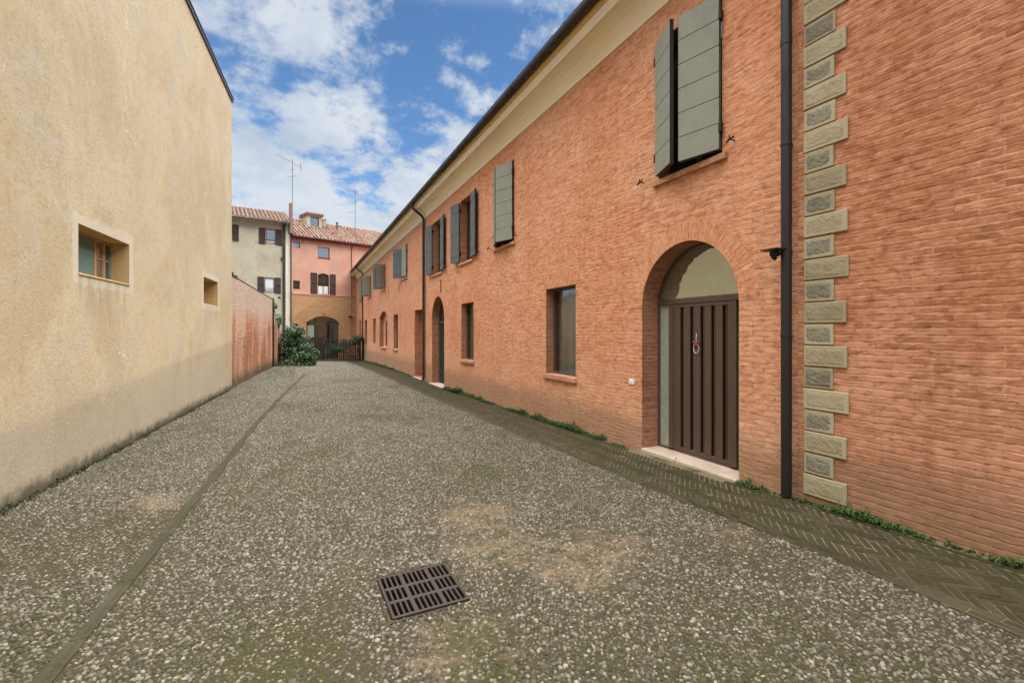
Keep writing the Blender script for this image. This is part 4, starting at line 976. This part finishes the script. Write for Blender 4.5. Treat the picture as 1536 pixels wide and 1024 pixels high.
pwin(Pk,-5.04,-4.62,1.2,2.30,.05,.1,glass='glass')
# arched glazed doorway with a pale frame
f=MB(); y=.14
for s_ in (-4.02,-3.36,-2.76,-2.10,-1.49): f.box(s_,s_+.07,y,y+.06,-.6,2.48)
f.box(-4.02,-1.42,y-.01,y+.06,2.28,2.36); f.box(-4.02,-1.42,y,y+.06,1.05,1.10)
gd=f.build('door',M['frame_green'],Pk,local=True); gd['label']='arched glazed doorway behind the fence'
p=MB(); p.box(-4.0,-1.44,y+.02,y+.03,-.6,2.94); p.build('pane',M['glass'],gd,local=True)
p=MB(); p.box(-3.90,-3.40,y+.004,y+.012,-.5,2.2); p.build('curtain',M['curtain'],gd,local=True)
mb=MB(); ao=arch(-4.12,-1.32,0,2.46,.56,16)[2:]; ai=arch(-4.02,-1.42,0,2.42,.52,16)[2:]
for k in range(16): mb.prism([ao[k],ao[k+1],ai[k+1],ai[k]],-.045,-.014,'y')
mb.build('arch_moulding',M['brick_far'],Pk,local=True)
# eaves: dark red scalloped trim, gutter, roof
mb=MB(); mb.box(-5.14,6,-.03,.0,8.93,9.10)
for k in range(46): 
    s_=-5.0+k*.24; mb.prism([(s_-.055,8.93),(s_+.055,8.93),(s_+.03,8.84),(s_,8.80),(s_-.03,8.84)],-.045,-.001,'y')
mb.build('eave_trim',M['red_trim'],Pk,local=True)
mb=MB(); mb.tube([(-5.15,-.36,9.08),(6,-.36,9.08)],.06,8); mb.tube([(-.38,-.3,9.0),(-.38,-.08,8.8),(-.38,-.05,8.6),(-.38,-.05,4.7)],.025,8); mb.build('gutter',M['gutter'],Pk,local=True)
sl=D2R(28); rf=MB(); tile_roof(rf,(-5.15,-.34,9.12),(1,0,0),(0,math.cos(sl),math.sin(sl)),9.5,4.3,.275,.38)
zr=9.12+4.3*math.sin(sl); yr=-.34+4.3*math.cos(sl); rf.cr=.6; rf.add([(-5.15,yr,zr),(6,yr,zr),(6,7.3,9.1),(-5.15,7.3,9.1)],[(0,1,2,3)]); rf.add([(-5.15,-.3,9.05),(-5.15,yr,zr),(-5.15,7.3,9.1)],[(0,1,2)])
for k in range(24): rf.cr=random.random()*.98+.01; s_=-5.1+k*.4; rf.tube([(s_,yr,zr+.02),(s_+.42,yr,zr+.035)],[.10,.085],8)
rf.build('roof',M['tiles'],Pk,local=True,recalc=False)
# dormer
dz=lambda yy:9.12+(yy+.34)*math.tan(sl)
dy=2.3; zb_=dz(dy)-.1; d=MB(); s0,s1=-3.22,-1.98; fa_,ft=.18,zb_+1.22
d.box(s0,s0+.27,dy,dy+1.6,zb_,ft-.12); d.box(s1-.27,s1,dy,dy+1.6,zb_,ft-.12); d.box(s0+.27,s1-.27,dy,dy+1.6,zb_,zb_+.18); d.box(s0+.27,s1-.27,dy,dy+1.6,ft-.26,ft-.12)
dm=d.build('dormer',M['cream'],Pk,local=True)
d=MB(); d.box(s0-.10,s1+.10,dy-.14,dy+1.9,ft-.12,ft-.04); d.cm=0
for k in range(6): d.tube([(s0+k*.245,dy-.16,ft-.0),(s0+k*.245,dy+1.8,ft+.1)],.085,8)
d.build('dormer_roof',M['tiles'],dm,local=True)
d=MB(); d.box(s0+.27,s1-.27,dy+.1,dy+.14,zb_+.18,ft-.26); d.build('dormer_window',M['glass_sky'],dm,local=True)
d=MB(); a,b_=s0+.27,s1-.27; d.box(a,a+.05,dy+.06,dy+.1,zb_+.18,ft-.26); d.box(b_-.05,b_,dy+.06,dy+.1,zb_+.18,ft-.26); d.box(a+.05,b_-.05,dy+.06,dy+.1,zb_+.18,zb_+.23); d.box(a+.05,b_-.05,dy+.06,dy+.1,ft-.32,ft-.26); d.build('dormer_frame',M['frame_brown'],dm,local=True)
# chimneys and stacks
c=MB(); c.box(-1.72,-1.42,2.9,3.3,10.0,11.40,bev=.01); c.box(-1.78,-1.36,2.85,3.35,11.40,11.45); c.prism([(-1.74,11.49),(-1.40,11.49),(-1.57,11.63)],2.9,3.3,'y'); c.build('chimney',M['cream'],Pk,local=True)
c=MB(); c.tube([(-.66,2.4,9.8),(-.66,2.4,11.15)],.06,10); c.tube([(-.66,2.4,11.15),(-.66,2.4,11.26)],.10,10); c.build('vent_pipe',M['flashing'],Pk,local=True)
c=MB(); c.box(-5.38,-5.16,-.5,3.4,9.2,10.35,bev=.01); c.box(-5.36,-5.18,-.45,-.1,10.34,11.55,bev=.01); c.build('chimney',M['old_render'],Pk,local=True)
c=MB(); c.tube([(-5.22,-.12,9.1),(-5.22,-.12,4.6),(-5.22,-.12,-.6)],.045,8); c.build('downspout',M['gutter'],Pk,local=True)
c=MB(); c.tube([(-.66,-.14,2.96),(-.40,-.1,2.95),(-.3,-.02,2.95)],[.07,.055,.03],8); c.build('wall_camera',M['iron'],Pk,local=True)
c=MB(); c.tube([(-2.75,-.03,3.08),(-2.7,-.13,3.14),(-2.6,-.16,3.06)],[.02,.03,.04],8); c.build('wall_lamp',M['iron'],Pk,local=True)

# ================================================================== cream house beside it
Cr=thing('terraced_house','cream three storey house with dark brown shutters, behind the garden wall','building',(-4.92-.02,39.98,0),math.atan2(.14,.99))
cw=[(-1.74,-1.07,8.31,9.44),(-1.83,-1.16,4.64,5.77),(-4.6,-3.93,8.34,9.46),(-4.7,-4.03,4.64,5.77)]
def ex2(mb):
    mb.cm=0; mb.add([(-10,0,-1.2),(-10,7,-1.2),(-10,7,9.9),(-10,0,9.9),(0,0,-1.2),(0,7,-1.2),(0,7,9.9),(0,0,9.9)],[(0,1,2,3),(4,5,6,7),(1,5,6,2)])
addwall(Cr,[(-10,-1.2),(0,-1.2),(0,9.95),(-10,9.95)],[r_(*q) for q in cw],[.16]*4,[M['cream'],M['cream']],extra=ex2)
mb=MB(); mb.box(-9.9,-.1,.9,.95,-1,9.6); mb.build('inner_wall',M['dark_room'],Cr,local=True)
mb=MB(); mb.box(-.40,-.03,-.05,-.001,-1.2,9.9,bev=.006); mb.build('pilaster',M['pale_trim'],Cr,local=True)
for i,(a,b_,c_,d_) in enumerate(cw):
    wn=pwin(Cr,a,b_,c_,d_,.055,.06,curtain=.95 if i==1 else .2)
    louvre(wn,a-.46,a-.03,c_-.03,d_+.03); louvre(wn,b_+.02,b_+.43,c_-.03,d_+.03)
    if i==1 or i==0:
        mb=MB()
        for k in range(7): mb.tube([(a+.08+k*.085,-.02,c_+.02),(a+.08+k*.085,-.02,c_+.32)],.009,5)
        mb.tube([(a,-.02,c_+.32),(b_,-.02,c_+.32)],.012,5); mb.build('railing',M['iron'],wn,local=True)
mb=MB(); mb.box(-10.2,.05,-.42,.0,9.90,10.0,bev=.005); mb.build('eave_board',M['pale_trim'],Cr,local=True)
mb=MB(); mb.tube([(-10.2,-.44,9.98),(-.05,-.44,9.98)],.065,8); mb.tube([(-.56,-.4,9.9),(-.56,-.10,9.7),(-.56,-.07,9.4),(-.56,-.07,-.6)],.045,8); mb.tube([(-.44,-.4,9.9),(-.44,-.10,9.72),(-.44,-.07,9.4),(-.44,-.07,-.6)],.035,8)
mb.build('gutter',M['gutter'],Cr,local=True)
mb=MB(); mb.box(-.74,-.62,-.09,-.0,7.16,7.38,bev=.01); mb.build('junction_box',M['flashing'],Cr,local=True)
mb=MB(); mb.box(-.90,-.74,-.02,-.0,4.22,4.36,bev=.004); mb.build('vent',M['iron'],Cr,local=True)
rf=MB(); sl2=D2R(22); tile_roof(rf,(-10.2,-.42,10.03),(1,0,0),(0,math.cos(sl2),math.sin(sl2)),10.2,4.4,.275,.38)
zr=10.03+4.4*math.sin(sl2); yr=-.42+4.4*math.cos(sl2); rf.cr=.6; rf.add([(-10.2,yr,zr),(0,yr,zr),(0,7.3,10.0),(-10.2,7.3,10.0)],[(0,1,2,3)]); rf.add([(0,-.4,9.95),(0,yr,zr),(0,7.3,9.95)],[(0,1,2)])
rf.build('roof',M['tiles'],Cr,local=True,recalc=False)

# ================================================================== aerials
def aerial(label,loc,z0,z1,arms,rz):
    t=thing('tv_antenna',label,'antenna',loc,rz,'aerials on the far roofs')
    mb=MB(); mb.tube([(0,0,z0),(0,0,z1)],.022,6); mb.build('mast',M['antenna'],t,local=True)
    for (a0,za,a1,zb_,n,el) in arms:
        mb=MB(); mb.tube([(a0,0,za),(a1,0,zb_)],.014,5)
        for k in range(n):
            f_=k/max(1,n-1); x=a0+(a1-a0)*f_; z=za+(zb_-za)*f_; l_=el*(.55+.45*f_); mb.tube([(x,-l_,z),(x,l_,z)],.008,4)
        if n>5: mb.tube([(a1,0,zb_-.28),(a1,0,zb_+.28)],.012,4); mb.tube([(a1,-.25,zb_-.2),(a1,.25,zb_-.2)],.01,4); mb.tube([(a1,-.25,zb_+.2),(a1,.25,zb_+.2)],.01,4)
        mb.build('aerial',M['antenna'],t,local=True)
aerial('tall television aerial on the chimney between the cream and pink houses',(-4.85,40.1,0),11.3,15.05,[(-1.1,15.15,.62,14.62,9,.18),(-.30,13.62,.22,13.82,4,.2),(-.15,14.2,.05,14.25,3,.12)],ang)
aerial('lower television aerial on the right of the pink house roof',(.05,42.4,0),9.6,13.9,[(-1.0,13.95,.12,13.78,5,.14),(-.80,11.85,.12,12.05,3,.10),(.0,12.95,.35,13.2,4,.25),(-.1,12.9,.12,12.95,3,.2)],ang)

# ================================================================== sky, sun, camera
SUN=Vector((.72,-.45,.67)).normalized(); elev=math.asin(SUN.z); az=math.atan2(SUN.x,SUN.y)
wd=bpy.data.worlds.new('World'); scene.world=wd; wd.use_nodes=True; nt=wd.node_tree; nt.nodes.clear()
class WN(NT):
    def __init__(s): s.t=nt
W=WN(); out=W.n('ShaderNodeOutputWorld'); bg=W.n('ShaderNodeBackground'); W.l(bg.outputs[0],out.inputs[0])
sky=W.n('ShaderNodeTexSky',sky_type='NISHITA',sun_disc=False,sun_elevation=elev,sun_rotation=az,air_density=1.0,dust_density=.4,ozone_density=2.5)
dirv=W.n('ShaderNodeTexCoord').outputs['Generated']; x,y,z=W.xyz(dirv)[:3]
zz=W.ma('ADD',W.ma('MAXIMUM',z,0.0),.38); pv=W.comb(W.ma('DIVIDE',x,zz),W.ma('DIVIDE',y,zz),0.0)
pv=W.mp(pv,loc=(4.0,1.0,0))
wv=W.noise(pv,1.3,2,.5,col=True); pw=W.vadd(pv,wv,.10)
n1=W.noise(pw,3.7,8,.60,.05); n2=W.noise(pw,6.5,7,.62,.1)
dens=W.ma('ADD',W.ma('MULTIPLY',n1,.62),W.ma('MULTIPLY',n2,.38))
thin=W.rng(z,.55,.02,-.008,.065)
dens=W.ma('ADD',dens,thin)
cl_=W.rng(dens,.436,.540,0,1)
lit=W.noise(pw,4.5,6,.6)
ccol=W.mix(W.rng(lit,.30,.62),(15.5,18.3,22.5),(22.5,24.0,26.0))
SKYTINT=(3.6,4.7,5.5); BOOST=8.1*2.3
skyc=W.mix(1.0,sky.outputs[0],SKYTINT,'MULTIPLY')
res=W.mix(W.ma('MULTIPLY',cl_,.96),skyc,ccol)
# added fill: unseen sky overhead brightened, most towards the sun, to light the lane
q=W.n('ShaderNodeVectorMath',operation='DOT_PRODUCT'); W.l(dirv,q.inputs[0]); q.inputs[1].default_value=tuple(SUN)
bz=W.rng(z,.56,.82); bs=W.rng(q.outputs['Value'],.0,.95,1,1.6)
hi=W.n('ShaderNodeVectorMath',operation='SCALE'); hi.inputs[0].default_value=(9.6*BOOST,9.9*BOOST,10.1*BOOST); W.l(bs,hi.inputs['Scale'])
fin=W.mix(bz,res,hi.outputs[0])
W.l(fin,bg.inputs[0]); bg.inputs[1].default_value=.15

sl_=bpy.data.lights.new('sun','SUN'); sl_.energy=5.0; sl_.angle=D2R(.6); sl_.color=(1,.92,.78)
so=bpy.data.objects.new('sun',sl_); COL.objects.link(so); so.rotation_euler=SUN.to_track_quat('Z','Y').to_euler(); so.location=(20,-10,30)

cam=bpy.data.cameras.new('camera'); cam.sensor_width=36; cam.lens=700/1536*36; cam.shift_y=-14/1536; cam.clip_start=.05; cam.clip_end=2000
co=bpy.data.objects.new('camera',cam); COL.objects.link(co); co.location=(-4.5,0,1.65); co.rotation_euler=(D2R(90),0,-D2R(24.702)); scene.camera=co
scene.view_settings.view_transform='Standard'; scene.view_settings.look='None'; scene.view_settings.exposure=-2.2; scene.view_settings.gamma=1
scene.render.engine='CYCLES'; scene.cycles.use_denoising=True; scene.cycles.max_bounces=8; scene.cycles.diffuse_bounces=4; scene.cycles.transparent_max_bounces=8
try: scene.cycles.denoising_input_passes='RGB_ALBEDO_NORMAL'
except Exception: pass
